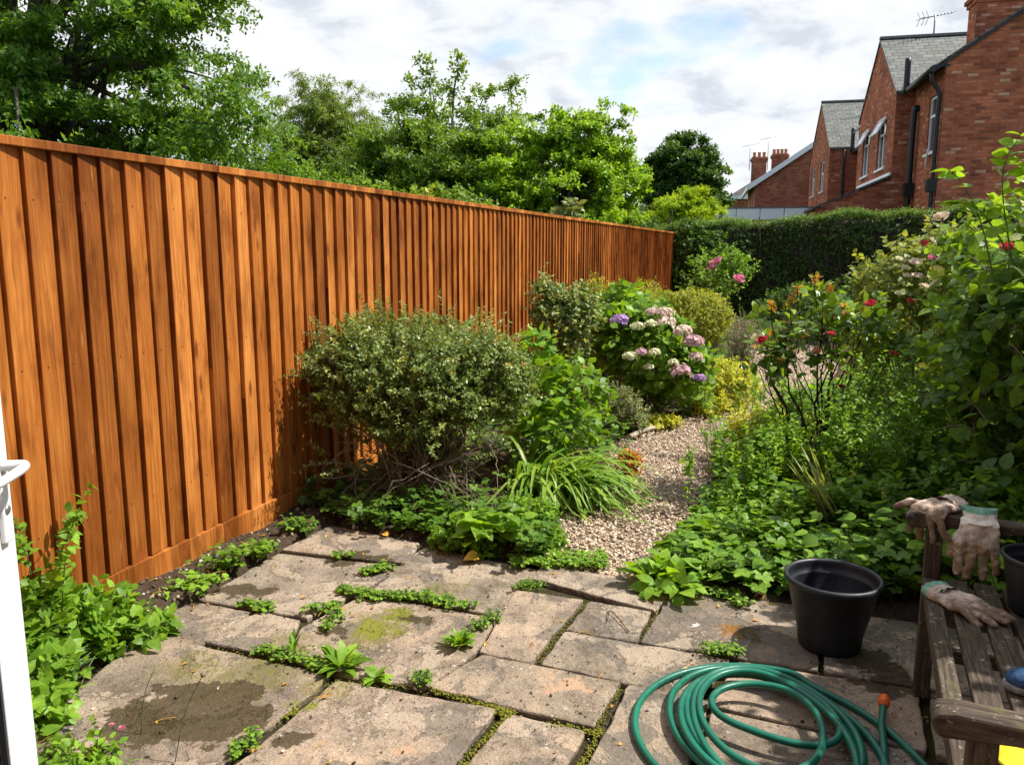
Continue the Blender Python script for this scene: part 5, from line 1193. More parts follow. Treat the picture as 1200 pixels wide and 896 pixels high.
# tall wiry herb stems
def herb(label, b, n, h, size, T, mat, seed, spr=.2, nl=22, lean=(0, 0), group=None, vb=.5):
    r = np.random.default_rng(seed); t = thing('tall_herb', label, 'plant', tuple(b), group=group); fo, st = Acc(), Acc()
    B = np.array(b)[None]+np.column_stack([r.normal(0, spr, (n, 2)), np.zeros(n)]); D = nrm(np.column_stack([r.normal(0, .12, (n, 2))+np.array(lean), np.ones(n)]))
    shoots(fo, r, B, D, h*r.uniform(.65, 1.1, n), nl, size, T, stem=st, sr=.003, vb=vb, spread=1.1, droop=.08, petiole=.1, start=.08)
    # side branches
    P0 = np.repeat(B, 5, 0)+np.repeat(D, 5, 0)*(h*r.uniform(.4, .9, (n*5, 1))); D2 = nrm(np.repeat(D, 5, 0)+r.normal(0, .5, (n*5, 3)))
    shoots(fo, r, P0, D2, h*.28*r.uniform(.5, 1.2, n*5), 10, size*.8, T, stem=st, sr=.0018, vb=vb+.05, spread=1.1)
    fo.build('foliage', MT[mat], t); st.build('stem', MT['stem'], t); return t
herb('tall fine-leaved herb stems with tiny seed heads right of the red rose', (2.28, 4.85, .02), 20, .95, .042, T_oval(.3), 'fresh', 97, spr=.16)
herb('shorter wiry herb with narrow leaves in front of the big broad-leaved shrub', (2.15, 4.3, .02), 16, .72, .055, T_oval(.24), 'geran', 98, spr=.15)
herb('dense leafy herb stems behind the iris leaves at the rose foot', (1.9, 5.6, .02), 18, .62, .05, T_oval(.32), 'fresh', 99, spr=.22)
for k_, (x_, y_, hh_, sz_, m_, l_) in enumerate([(862, 600, .34, .05, 'fresh', 'toothed weeds standing up from the left edge of the geranium carpet'), (905, 585, .42, .06, 'fresh', 'broad light green weeds in the middle of the geranium carpet'), (880, 545, .40, .045, 'chart', 'yellowish wispy weeds left of the rose stems'),
        (955, 600, .36, .055, 'hyd', 'soft green weeds below the rose in the shade'), (930, 640, .26, .06, 'fresh', 'weeds behind the big black pot'), (1030, 640, .3, .065, 'geran', 'dark weeds between the big pot and the bench'), (855, 560, .30, .04, 'fresh', 'fine weeds at the inner bend of the path')]):
    herb(l_, (*gp(x_, y_)[:2], .02), 11, hh_, sz_, T_oval(.34), m_, 220+k_, spr=.10, nl=13, vb=.55)
herb('airy patch of thin green weeds in front of the red rose stems', (1.72, 4.75, .02), 22, .50, .045, T_oval(.3), 'fresh', 181, spr=.16, vb=.65)
herb('taller yellowish weeds between the red rose and the geranium carpet', (2.05, 4.6, .02), 22, .62, .05, T_oval(.28), 'fresh', 182, spr=.17, vb=.7)
herb('thin pale weeds right of the iris leaves', (2.4, 4.2, .02), 18, .55, .05, T_oval(.32), 'fresh', 183, spr=.16, vb=.6)
herb('wiry weeds crowding the edge of the path where it bends behind the rose', (1.75, 5.7, .02), 20, .42, .04, T_oval(.32), 'chart', 184, spr=.2, vb=.3)
herb('upright mint-like stems with paired leaves left of the bench', (2.25, 3.75, .02), 14, .5, .07, T_oval(.36), 'geran', 101, spr=.18, nl=14, vb=.35)
# pale flowering shrub
t, r, P, Nn = shrub('mallow_shrub', 'pale green shrub with cream and peach blossoms in front of the hedge', 'shrub', (3.05, 6.2, .02),
      [(3.0, 6.2, 1.34, .42, .4, .32), (3.35, 6.2, 1.45, .42, .4, .34), (2.8, 6.1, 1.2, .28, .3, .26), (3.1, 6.3, .8, .5, .45, .6)], 'pale', .065, T_oval(.42), nshoot=620, L=.2, nleaf=7, seed=102, ntwig=40, r0=.01, w=.22, vb=.25, sr=.002)
for k, (x, y, rr, m) in enumerate([(1103, 253, .045, 'p_peach'), (1062, 313, .03, 'p_cream'), (1073, 306, .035, 'p_blush'), (1055, 303, .03, 'p_cream'), (1063, 322, .03, 'p_peach'), (1084, 334, .03, 'p_peach'), (1056, 343, .03, 'p_cream'), (1096, 282, .03, 'p_blush'), (1075, 322, .028, 'p_peach'), (1083, 284, .028, 'p_red'), (1093, 302, .028, 'p_pink'), (1180, 289, .028, 'p_red'), (1118, 275, .03, 'p_cream')]):
    rosebloom(t, at(x, y, 5.55 if x < 1120 else 4.0), rr, m, 170+k)
# tall broad-leaved shrubs on the right, two neighbours
t, r, P, Nn = shrub('broad_leaved_shrub', 'tall dark shrub of large oval leaves filling the right edge behind the bench', 'shrub', (2.75, 3.95, .02),
      [(2.62, 3.95, 1.25, .42, .42, .50), (2.40, 4.1, .72, .34, .34, .45), (2.95, 3.8, .9, .5, .45, .75), (2.95, 3.9, 1.6, .42, .4, .32), (2.25, 3.6, .35, .25, .25, .25)],
      'big', .105, T_oval(.34, .07, 1, .12), nshoot=560, L=.3, nleaf=7, seed=103, ntwig=50, r0=.012, w=.2, rmin=.55, vb=.36, droop=.35, sr=.003, petiole=.15, upn=1.0, rand=.5)
shrub('hedge_shrub', 'dark mixed shrubs growing low in front of the hedge beyond the red rose', 'shrub', (5.3, 14.2, 0), [(4.9, 13.6, .45, .9, .6, .6), (6.3, 13.6, .6, 1.1, .7, .75), (5.6, 11.6, .3, 1.0, .6, .5), (5.0, 10.2, .2, .7, .6, .4)], 'dark', .07, T_oval(.4), nshoot=1500, L=.2, nleaf=8, seed=137, ntwig=50)
shrub('broad_leaved_shrub', 'tall loose oval-leaved shrub just behind the pale blossoms, reaching up the brick gable', 'shrub', (3.1, 4.9, .02),
      [(3.0, 4.9, 1.5, .42, .4, .36), (3.3, 4.9, 1.75, .3, .35, .32), (2.85, 4.7, 1.1, .45, .4, .4), (3.1, 4.9, .6, .5, .5, .55)], 'big', .095, T_oval(.38, .07), nshoot=430, L=.28, nleaf=7, seed=104, ntwig=40, r0=.012, w=.25, vb=.5, droop=.2, petiole=.15, tipval=.2, sr=.003)
t = thing('climbing_shoot', 'long fresh green shoots with rounded leaves arching up against the brick gable', 'plant', (2.9, 4.0, .02)); fo, st = Acc(), Acc(); r = np.random.default_rng(105)
for pts in ([(1165, 330), (1150, 262), (1128, 215), (1112, 200)], [(1185, 300), (1175, 230), (1178, 190), (1196, 158)], [(1200, 330), (1160, 260), (1135, 240), (1108, 238)], [(1210, 280), (1205, 215), (1190, 180)]):
    p = spline([np.array(at(x, y, 3.9)) for x, y in pts], 9); tubes(st, p[None], np.linspace(.004, .0015, 9)[None], 5, cap=False)
    for k in range(1, 9):
        for s_ in (1, -1):
            d = nrm(np.gradient(p, axis=0)[k]*6+np.array([s_*.9, r.normal(0, .4), r.normal(0, .2)])); put(fo, T_oval(.38, .06), p[k][None], d[None], nrm(UP+r.normal(0, .4, 3))[None], .075*r.uniform(.7, 1.2), r.uniform(.55, .9))
fo.build('foliage', MT['fresh'], t); st.build('stem', MT['stem'], t)
# tall shrub added out of view on the right to shade the bench
shrub('broad_leaved_shrub', 'tall broad-leaved shrub beside the bench, added unseen past the right edge to shade it', 'shrub', (3.0, 2.6, 0), [(3.05, 2.6, 1.5, .6, .8, .8), (3.0, 1.9, 1.4, .6, .7, .9), (2.95, 3.1, 1.7, .55, .5, .6), (2.75, 2.3, 1.95, .5, .6, .45)], 'big', .12, T_oval(.36, .07), nshoot=900, L=.3, nleaf=7, seed=106, ntwig=40, r0=.014)

# --- weeds on the left by the door and in the paving joints
herb('tall wild stem with toothed leaves standing against the fence beside the white door', (*gp(62, 765)[:2], .0), 3, .62, .065, T_oval(.3), 'fresh', 110, spr=.02, nl=16)
t, r, P, Nn = shrub('leafy_weed', 'sprawling patch of heart-leaved weeds between the door, the fence and the paving', 'weed', (-1.62, 3.0, 0),
      [(-1.72, 2.98, .08, .22, .28, .17), (-1.74, 2.62, .08, .2, .3, .15), (-1.52, 3.02, .04, .16, .16, .08), (-1.58, 2.4, .03, .14, .18, .09), (-1.82, 2.9, .16, .14, .2, .16)], 'fresh', .055, T_heart(.40, .08), nshoot=330, L=.16, nleaf=7, sv=.5, seed=111, ntwig=70, r0=.003, stemmat='stem', petiole=.35, zmin=.0, sr=.0016, vb=.5)
t, r, P, Nn = shrub('leafy_weed', 'smaller leafy weed with narrow leaves at the bottom edge beside the door', 'weed', (-1.28, 2.25, 0), [(-1.33, 2.22, .0, .15, .14, .09), (-1.16, 2.12, .0, .12, .1, .06)], 'fresh', .045, T_oval(.3, .08), nshoot=80, L=.12, nleaf=6, seed=112, ntwig=14, r0=.0025, stemmat='stem', zmin=.0, vb=.6)
for k, (x, y) in enumerate([(131, 848), (143, 852)]): rosebloom(t, at(x, y, 2.32), .008, 'p_pink', 190+k)
for k, (p0, p1, lab) in enumerate([((205, 893), (247, 806), 'thin wiry stalk with a brown seed head, in front of the dark puddle stain'), ((165, 860), (187, 790), 'bare curved grass stalk left of the seed head stalk')]):
    b = gp(*p0); tip = np.array(b)+np.array([.09 if k == 0 else .05, .03, .27 if k == 0 else .22]); t = thing('flower_stalk', lab, 'plant', tuple(b)); a = Acc()
    p = spline([np.array(b), np.array(b)*.5+tip*.5+np.array([-.01, 0, .02]), tip], 8); tubes(a, p[None], np.full((1, 8), .0014), 5); a.build('stem', MT['stem'], t)
    if k == 0: a = Acc(); a.add(ico*.009+tip, icf); a.build('seed_head', MT['twig'], t)
r = np.random.default_rng(113)
def rosette(label, g, n, L, W, seed, red=False, up=(.15, .9)):
    r = np.random.default_rng(seed); t = thing('dandelion_weed' if L > .07 else 'joint_weed', label, 'weed', tuple(g)); a = Acc()
    az = r.uniform(0, 6.28, n); el = r.uniform(*up, n); d = np.stack([np.cos(az)*np.cos(el), np.sin(az)*np.cos(el), np.sin(el)], -1)
    put(a, T_oval(W, .06, 1, .18), np.array(g)+d*L*.1, d, nrm(UP+d*-.2+r.normal(0, .2, d.shape)), L*r.uniform(.6, 1.15, n), np.clip(r.normal(.6, .2, n), 0, .93))
    a.build('foliage', MT['fresh'], t); return t
rosette('neat rosette of pointed leaves growing in the joint in the middle of the patio', gp(538, 757), 44, .078, .17, 114, up=(.2, 1.2))
rosette('larger sprawling rosette weed with reddish centre in the paving joint', gp(400, 783), 30, .105, .20, 115, up=(.1, 1.0))
rosette('upright narrow-leaved weed left of the sprawling rosette', gp(345, 768), 12, .09, .12, 116, up=(.5, 1.3))
rosette('small flat rosette just right of the sprawling rosette', gp(440, 795), 22, .06, .26, 117, up=(.1, .7))
def creeper(label, pix, n, seed, size=.02, h=(.008, .035), mat='fresh', leaves=9, spread=.025):
    r = np.random.default_rng(seed); n = int(n*1.25); p = spline([np.array(gp(*q)) for q in pix], n); p[:, :2] += r.normal(0, spread*.7, (n, 2)); size *= .78
    return carpet('joint_weed', label, 'weed', p, mat, size, T_oval(.4), seed, h=h, leaves=leaves, vb=.65)
creeper('long ragged line of green weed in the joint above the mossy slab', [(400, 695), (440, 700), (490, 703), (548, 712)], 85, 120, .026, spread=.03)
creeper('tuft of green weed in the joint just above the mossy slab line', [(428, 672), (455, 668)], 26, 121, .026)
creeper('small green weed tuft in the joint beside the dark stain near the fence', [(288, 710), (318, 716)], 22, 122, .024)
creeper('scattered weed seedlings in the joint left of the mossy slab', [(360, 718), (390, 715), (385, 740)], 26, 123, .024)
creeper('weedy green fringe in the joint left of the rosette weeds', [(305, 765), (345, 775), (385, 785)], 34, 124, .022)
creeper('patch of fine weed at the corner where four slabs meet by the path', [(612, 688), (632, 690)], 30, 125, .016)
creeper('two little cushions of weed in the joint beside the middle rosette', [(560, 738), (578, 722)], 22, 126, .016)
creeper('small green tuft in the joint just above the coiled hose', [(832, 765), (858, 768)], 34, 127, .018, h=(.01, .04))
creeper('bright mossy weed dot in the joint right of the flat rosette', [(490, 798), (500, 802)], 18, 128, .014)
creeper('thin green weed at the bottom edge left of the salmon patch', [(275, 885), (300, 868)], 18, 129, .02)
creeper('low straggling weed on the paving at the foot of the geraniums, behind the stain', [(812, 690), (850, 700), (870, 712)], 30, 130, .024, spread=.03)
creeper('tiny seedling in the joint by the fence corner of the patio', [(395, 655), (402, 652)], 8, 131, .024)
# weeds along the base of the fence
for k, (x, y, lab) in enumerate([(262, 672, 'bushy green weed at the foot of the fence gravel board'), (302, 655, 'smaller weed right of the bushy one at the fence foot'), (228, 695, 'yellowish low weed between the fence and the stained slab'), (345, 628, 'weed in the dark corner between fence and patio')]):
    g = gp(x, y)+Vector((.02, 0, .02)); carpet('fence_weed', lab, 'weed', [g+Vector((random.gauss(0, .05), random.gauss(0, .05), 0)) for _ in range(16)], 'fresh' if k != 3 else 'geran', .028, T_heart(.5), 140+k, h=(.02, (.11, .07, .06, .08)[k]), leaves=7, vb=.45 if k != 2 else .7)
# litter: dry leaf scraps and straw along the fence foot and over the paving
r = np.random.default_rng(161); a = Acc(); n = 420; x = r.uniform(-1.75, 1.9, n); y = r.uniform(2.15, 4.6, n); near = np.abs((x-FO[0])*FN[0]+(y-FO[1])*FN[1]) < .45
keep = (near | (r.random(n) < .28)) & ~in_path(x, y) & (((x-FO[0])*FN[0]+(y-FO[1])*FN[1]) > .06); x, y = x[keep], y[keep]; z = np.where(in_poly(x, y, PATIO), .007, soil_z(x, y)+.006)
P = np.column_stack([x, y, z]); d = nrm(np.column_stack([r.normal(0, 1, (len(x), 2)), r.normal(0, .15, len(x))]))
put(a, T_oval(.3, .12, 1, .1), P, d, nrm(UP+r.normal(0, .3, P.shape)), r.uniform(.008, .026, len(x)), r.random(len(x)))
k = 110; q = r.choice(len(x), k); e = P[q]+nrm(np.column_stack([r.normal(0, 1, (k, 2)), np.zeros(k)]))*r.uniform(.02, .07, (k, 1)); tubes(a, np.stack([P[q], (P[q]+e)/2+np.array([0, 0, .004]), e], 1), np.full((k, 3), .0011), 4, .9, cap=False)
tag(a.build('leaf_litter', MT['deadleaf']), 'dry leaf scraps and straw scattered along the fence foot and paving', kind='stuff')
# moss cushions in the joints
a = Acc(); r = np.random.default_rng(150)
def mosspts(pix, n, rad, s):
    p = spline([np.array(gp(*q)) for q in pix], n); p[:, :2] += r.normal(0, rad, (n, 2)); p[:, 2] = -.012+r.uniform(0, .010, n)
    V = p[:, None]+ico[None]*(r.uniform(.5, 1.2, (n, 1, 1))*s)*np.array([1, 1, .55])*(1+r.normal(0, .15, (n, 12, 1)))
    a.add(V.reshape(-1, 3), (icf[None]+(np.arange(n)*12)[:, None, None]).reshape(-1, 3))
for pix, n, rad, s in [(p_, int(n_*1.7), r_, s_*.62) for p_, n_, r_, s_ in [([(505, 805), (560, 822), (600, 832)], 200, .008, .008), ([(575, 825), (590, 832), (600, 838)], 90, .012, .010), ([(598, 836), (570, 862), (540, 896)], 160, .009, .008), ([(640, 845), (696, 855), (720, 862)], 110, .010, .009), ([(700, 852), (690, 880), (680, 896)], 90, .008, .008),
        ([(630, 775), (655, 740), (688, 704)], 120, .006, .006), ([(640, 780), (727, 802)], 50, .004, .005), ([(727, 803), (700, 850)], 70, .006, .006), ([(770, 715), (752, 750)], 60, .006, .006), ([(322, 840), (350, 828)], 60, .016, .010), ([(340, 790), (420, 800), (500, 803)], 90, .012, .007), ([(560, 745), (582, 722), (605, 694)], 60, .006, .006), ([(240, 757), (330, 775)], 50, .008, .006), ([(205, 775), (290, 720)], 30, .006, .005)]]:
    mosspts(pix, n, rad, s)
tag(a.build('moss', MT['moss']), 'yellow-green cushions of moss in the joints of the paving', kind='stuff')
# dead leaves
r = np.random.default_rng(151)
for lab, x, y, s, v in [('curled yellow and brown leaf standing at the patio edge by the left bed', 562, 657, .085, .75), ('yellowed rolled leaf lying on the slab at the edge of the left bed', 523, 650, .07, .85), ('pale fallen leaf on the soil under the honeysuckle', 455, 632, .05, .6)]:
    g = np.array(gp(x, y))+UP*.022; a = Acc(); put(a, T_oval(.36, .22, 1, .3), g[None], nrm(np.array([[r.normal(), r.normal(), .35]])), nrm(np.array([[.2, -.5, .8]])), s, v)
    o = a.build('fallen_leaf', MT['deadleaf']); tag(o, lab, 'leaf', 'fallen leaves')
# branch edging the path
b0, b1, b2 = gp(737, 516), gp(760, 507), gp(800, 497)
a = Acc(); p = spline([np.array(b0)+UP*.03, np.array(b1)+UP*.035, np.array(b2)+UP*.025], 12); tubes(a, p[None], np.linspace(.024, .012, 12)[None]*np.array([1, .9, 1.1, 1, .9, 1, 1.05, 1, .9, 1, .8, .7]), 8)
tag(a.build('fallen_branch', MT['wood_pale']), 'pale bleached branch lying across the soil at the path edge', 'branch')
a = Acc(); g = gp(750, 727); p = spline([np.array(gp(712, 728))+UP*.005, np.array(gp(716, 718))+UP*.012, np.array(gp(737, 741))+UP*.005], 9); tubes(a, p[None], np.full((1, 9), .0022), 5)
tag(a.build('twig', MT['darktwig']), 'thin dark forked twig lying on the slab below the gravel', 'twig')
# ---------------------------------------------------------------- pots
def pot(label, c, R, H, rb, seed=1, tilt=(0, 0), group='black plastic plant pots'):
    t = thing('plant_pot', label, 'plant pot', c, group=group)
    m = 72; an = np.arange(m)*2*np.pi/m
    # outer profile up, over the rolled rim, down inside
    prof = [(0, .004), (rb*.80, .004), (rb*.86, .0), (rb*.97, .0), (rb, .012), (rb*1.03, H*.18), (rb*1.03, H*.19), (rb+(R-rb)*.45, H*.52), (rb+(R-rb)*.84, H*.86), (R*.965, H*.872), (R*.975, H*.90), (R*1.015, H*.915), (R*1.04, H*.94), (R*1.035, H*.975), (R*1.0, H), (R*.96, H*.995), (R*.93, H*.965), (R*.925, H*.92), (R*.90, H*.84), (R*.87, H*.83), (R*.86, H*.80), (rb*.93, .014), (0, .014)]
    def lathe(prof):
        V = np.array([[r_*math.cos(q), r_*math.sin(q), z] for r_, z in prof for q in an]); k = np.arange(len(prof)-1)[:, None]; j = np.arange(m)[None]
        return V, np.stack([k*m+j, k*m+(j+1) % m, (k+1)*m+(j+1) % m, (k+1)*m+j], -1).reshape(-1, 4)
    rot = np.array(Matrix.Rotation(tilt[0], 3, 'X') @ Matrix.Rotation(tilt[1], 3, 'Y'))
    V, Q = lathe(prof); V = V.astype(float); V[:, :2] += .0; a = Acc(); a.add(V@rot.T, Q); a.build('body', MT['pot'], t, loc=(0, 0, 0))
    return t
g = gp(977, 762, 0)
pot('large empty black plastic pot with a wide rolled rim standing on the paving', (g[0], g[1]+.05, .004), .176, .285, .118)

# ---------------------------------------------------------------- hose
loops = [(.82, 2.37, .425, .43), (.80, 2.40, .285, .375), (.815, 2.36, .265, .35), (.80, 2.37, .235, .33), (.83, 2.33, .25, .38), (.81, 2.37, .205, .30), (.81, 2.445, .155, .13), (.80, 2.35, .26, .335)]
pts = [(1.24, 2.02, .012), (1.235, 2.2, .012), (1.21, 2.38, .012), (1.15, 2.53, .012), (1.06, 2.66, .013)]
n = len(loops)
for k in range(n*16):
    q = k/16; i = int(q); f = q-i; A_ = np.array(loops[i]); B_ = np.array(loops[min(i+1, n-1)]); w_ = 0 if f < .45 else (f-.45)/.55; w_ = w_*w_*(3-2*w_)
    L_ = A_*(1-w_)+B_*w_; th = math.radians(62)+2*math.pi*q
    if i == n-1 and f > .62: break
    zz_ = .013+.0095*q+.004*math.sin(th*2+i)
    if i == 0: zz_ = .0125+.006*f
    if i >= 6: zz_ = .07-.02*(i-6)-(f*.02 if i == 6 else 0)
    pts.append((L_[0]+L_[2]*math.cos(th), L_[1]+L_[3]*math.sin(th), max(zz_, .0125)))
e = gp(1048, 822, .02)
pts += [(.93, 1.99, .03), (1.06, 2.12, .02), (1.14, 2.27, .016), (1.19, 2.40, .024), (e[0]-.06, e[1]-.05, .04)]
hp_ = spline([np.array(p) for p in pts], 900)
for q in range(3): hp_[1:-1] = (hp_[:-2]+hp_[1:-1]*2+hp_[2:])/4
hz = thing('garden_hose', 'coiled green garden hose lying on the paving', 'hose', (.8, 2.4, 0))
a = Acc(); tubes(a, hp_[None], np.full((1, 900), .0118), 12); a.build('tube', MT['hose'], hz)
d = nrm(hp_[-1]-hp_[-6]); s0 = hp_[-1]
a = Acc(); tt_ = np.array([-.012, 0, .001, .016, .018, .026, .034, .036, .037]); rr_ = np.array([[.0135, .0150, .0185, .0190, .0175, .0185, .0185, .016, .006]])
tubes(a, np.array([[s0+d*q for q in tt_]]), rr_, 16); a.build('connector', MT['orange'], hz)

# ---------------------------------------------------------------- bench
AX = np.array([.40, .917, 0.0]); AX = AX/np.linalg.norm(AX); BX = np.array([AX[1], -AX[0], 0.0])   # along the bench (away), towards its back
O = np.array([.915, 1.445, 0.0])      # ground under the near front leg
LEN = 1.295
bn = thing('garden_bench', 'weathered brown slatted wooden garden bench with lichen, seen from its end', 'bench', tuple(O))
def bp(u, v, z): return O+AX*u+BX*v+UP*z
def beam(name, c, size, X=AX, Y=BX, Z=UP, parent=bn, bev=.004, seed=0):
    a = Acc(); box(a, c, size, X, Y, Z, val=random.random()); o = a.build(name, MT['bench'], parent, bevel=bev); me = o.data
    # texture runs along the piece's longest side
    ax = [np.array(X), np.array(Y), np.array(Z)]; k = int(np.argmax(size)); A_ = ax[k]; B_ = ax[(k+1) % 3]; C_ = ax[(k+2) % 3]; uvl = me.uv_layers.new(name='UVMap')
    for p in me.polygons:
        for li in p.loop_indices:
            co = np.array(me.vertices[me.loops[li].vertex_index].co); nrm_ = np.array(p.normal)
            s = B_ if abs(np.dot(nrm_, C_)) > .7 else C_
            uvl.data[li].uv = (float(co@A_), float(co@s))
    return o
SZ = .42
# legs
for u, top, v in ((.0, .615, .0), (LEN, .625, .0)): beam('leg', bp(u, v, top/2), (.06, .05, top))
for u in (0, LEN):
    beam('leg', bp(u, .50, .44), (.06, .05, .88), Z=nrm(UP*1.0+BX*.08))
beam('front_rail', bp(LEN/2, .0-.002, SZ-.045), (LEN-.064, .032, .075))
beam('back_rail', bp(LEN/2, .47, SZ-.05), (LEN-.064, .03, .07))
for u in (0, LEN): beam('side_rail', bp(u, .24, SZ-.055), (.034, .42, .07))
beam('stretcher', bp(LEN, .24, .16), (.03, .42, .045)); beam('stretcher', bp(0, .24, .16), (.03, .42, .045))
beam('front_edge', bp(LEN/2-.0, -.004, SZ+.006), (LEN-.066, .046, .024))
for k in range(5): beam('seat_slat', bp(LEN/2+(0 if k else .0), .077+k*.083, SZ+.004-.004*k+.003*(k % 2)), (LEN-.01, .064, .022))
for u, tz in ((0, .628), (LEN, .638)):
    # arm: rounded plank with a dropped, rounded front
    a = Acc(); prof = []
    n_ = 10; W = .034; pr_ = [(-.085, -.024), (-.092, -.012), (-.092, .004), (-.08, .018), (-.05, .024), (.05, .022), (.2, .014), (.49, .014), (.49, -.016), (.2, -.018), (.05, -.02), (-.05, -.030), (-.075, -.032)]
    V = [bp(u+s_*W, v_, tz+z_) for s_ in (-1, 1) for v_, z_ in pr_]; m = len(pr_); j = np.arange(m)
    a.add(V, [np.stack([j, (j+1) % m, m+(j+1) % m, m+j], -1), np.array([list(range(m))[::-1]]), np.array([list(range(m, 2*m))])], random.random(), 0, False)
    o = a.build('armrest', MT['bench'], bn, bevel=.006); me = o.data; uvl = me.uv_layers.new(name='UVMap')
    for p in me.polygons:
        for li in p.loop_indices:
            co = np.array(me.vertices[me.loops[li].vertex_index].co); uvl.data[li].uv = (float(co@BX), float(co@AX+co[2]*.5))
beam('top_rail', bp(LEN/2, .535, .86), (LEN-.05, .03, .07), Y=nrm(BX-UP*.08), Z=nrm(UP+BX*.08))
beam('lower_rail', bp(LEN/2, .505, .52), (LEN-.05, .03, .05))
for k in range(9): beam('back_slat', bp(.09+k*(LEN-.18)/8, .52, .685), (.045, .014, .29), Z=nrm(UP+BX*.08), Y=nrm(BX-UP*.08))

pt = bp(.60, .37, SZ+.02); pot('smaller black plastic pot standing on the bench seat at the right edge', (1.632, 2.36, SZ+.012), .115, .178, .088)

# ---------------------------------------------------------------- gloves
def capsule(acc, p, q, r0, r1, m=10):
    p, q = np.array(p, float), np.array(q, float); d = nrm(q-p); P = []; R = []
    for k in range(5): an = math.pi/2*k/4; P.append(p-d*r0*math.cos(an)); R.append(max(r0*math.sin(an), .0004))
    for k in range(5): an = math.pi/2*k/4; P.append(q+d*r1*math.sin(an)); R.append(max(r1*math.cos(an), .0004))
    tube1s(acc, np.array(P)[None], np.array(R)[None], m, 0, 0, True)
def fuse(acc, voxel, smooth=4):
    """union of overlapping solids as one continuous skin"""
    o = acc.build('tmp', MT['glove']); md = o.modifiers.new('r', 'REMESH'); md.mode = 'VOXEL'; md.voxel_size = voxel; md.use_smooth_shade = True
    sm_ = o.modifiers.new('s', 'SMOOTH'); sm_.iterations = smooth; sm_.factor = .5
    dg = bpy.context.evaluated_depsgraph_get(); ev = o.evaluated_get(dg); me = bpy.data.meshes.new_from_object(ev); bpy.data.objects.remove(o)
    V = np.empty(len(me.vertices)*3, np.float32); me.vertices.foreach_get('co', V); V = V.reshape(-1, 3).astype(float)
    Fq = [list(p.vertices) for p in me.polygons]; bpy.data.meshes.remove(me)
    return V, [np.array([f for f in Fq if len(f) == 4])]+([np.array([f for f in Fq if len(f) == 3])] if any(len(f) == 3 for f in Fq) else [])
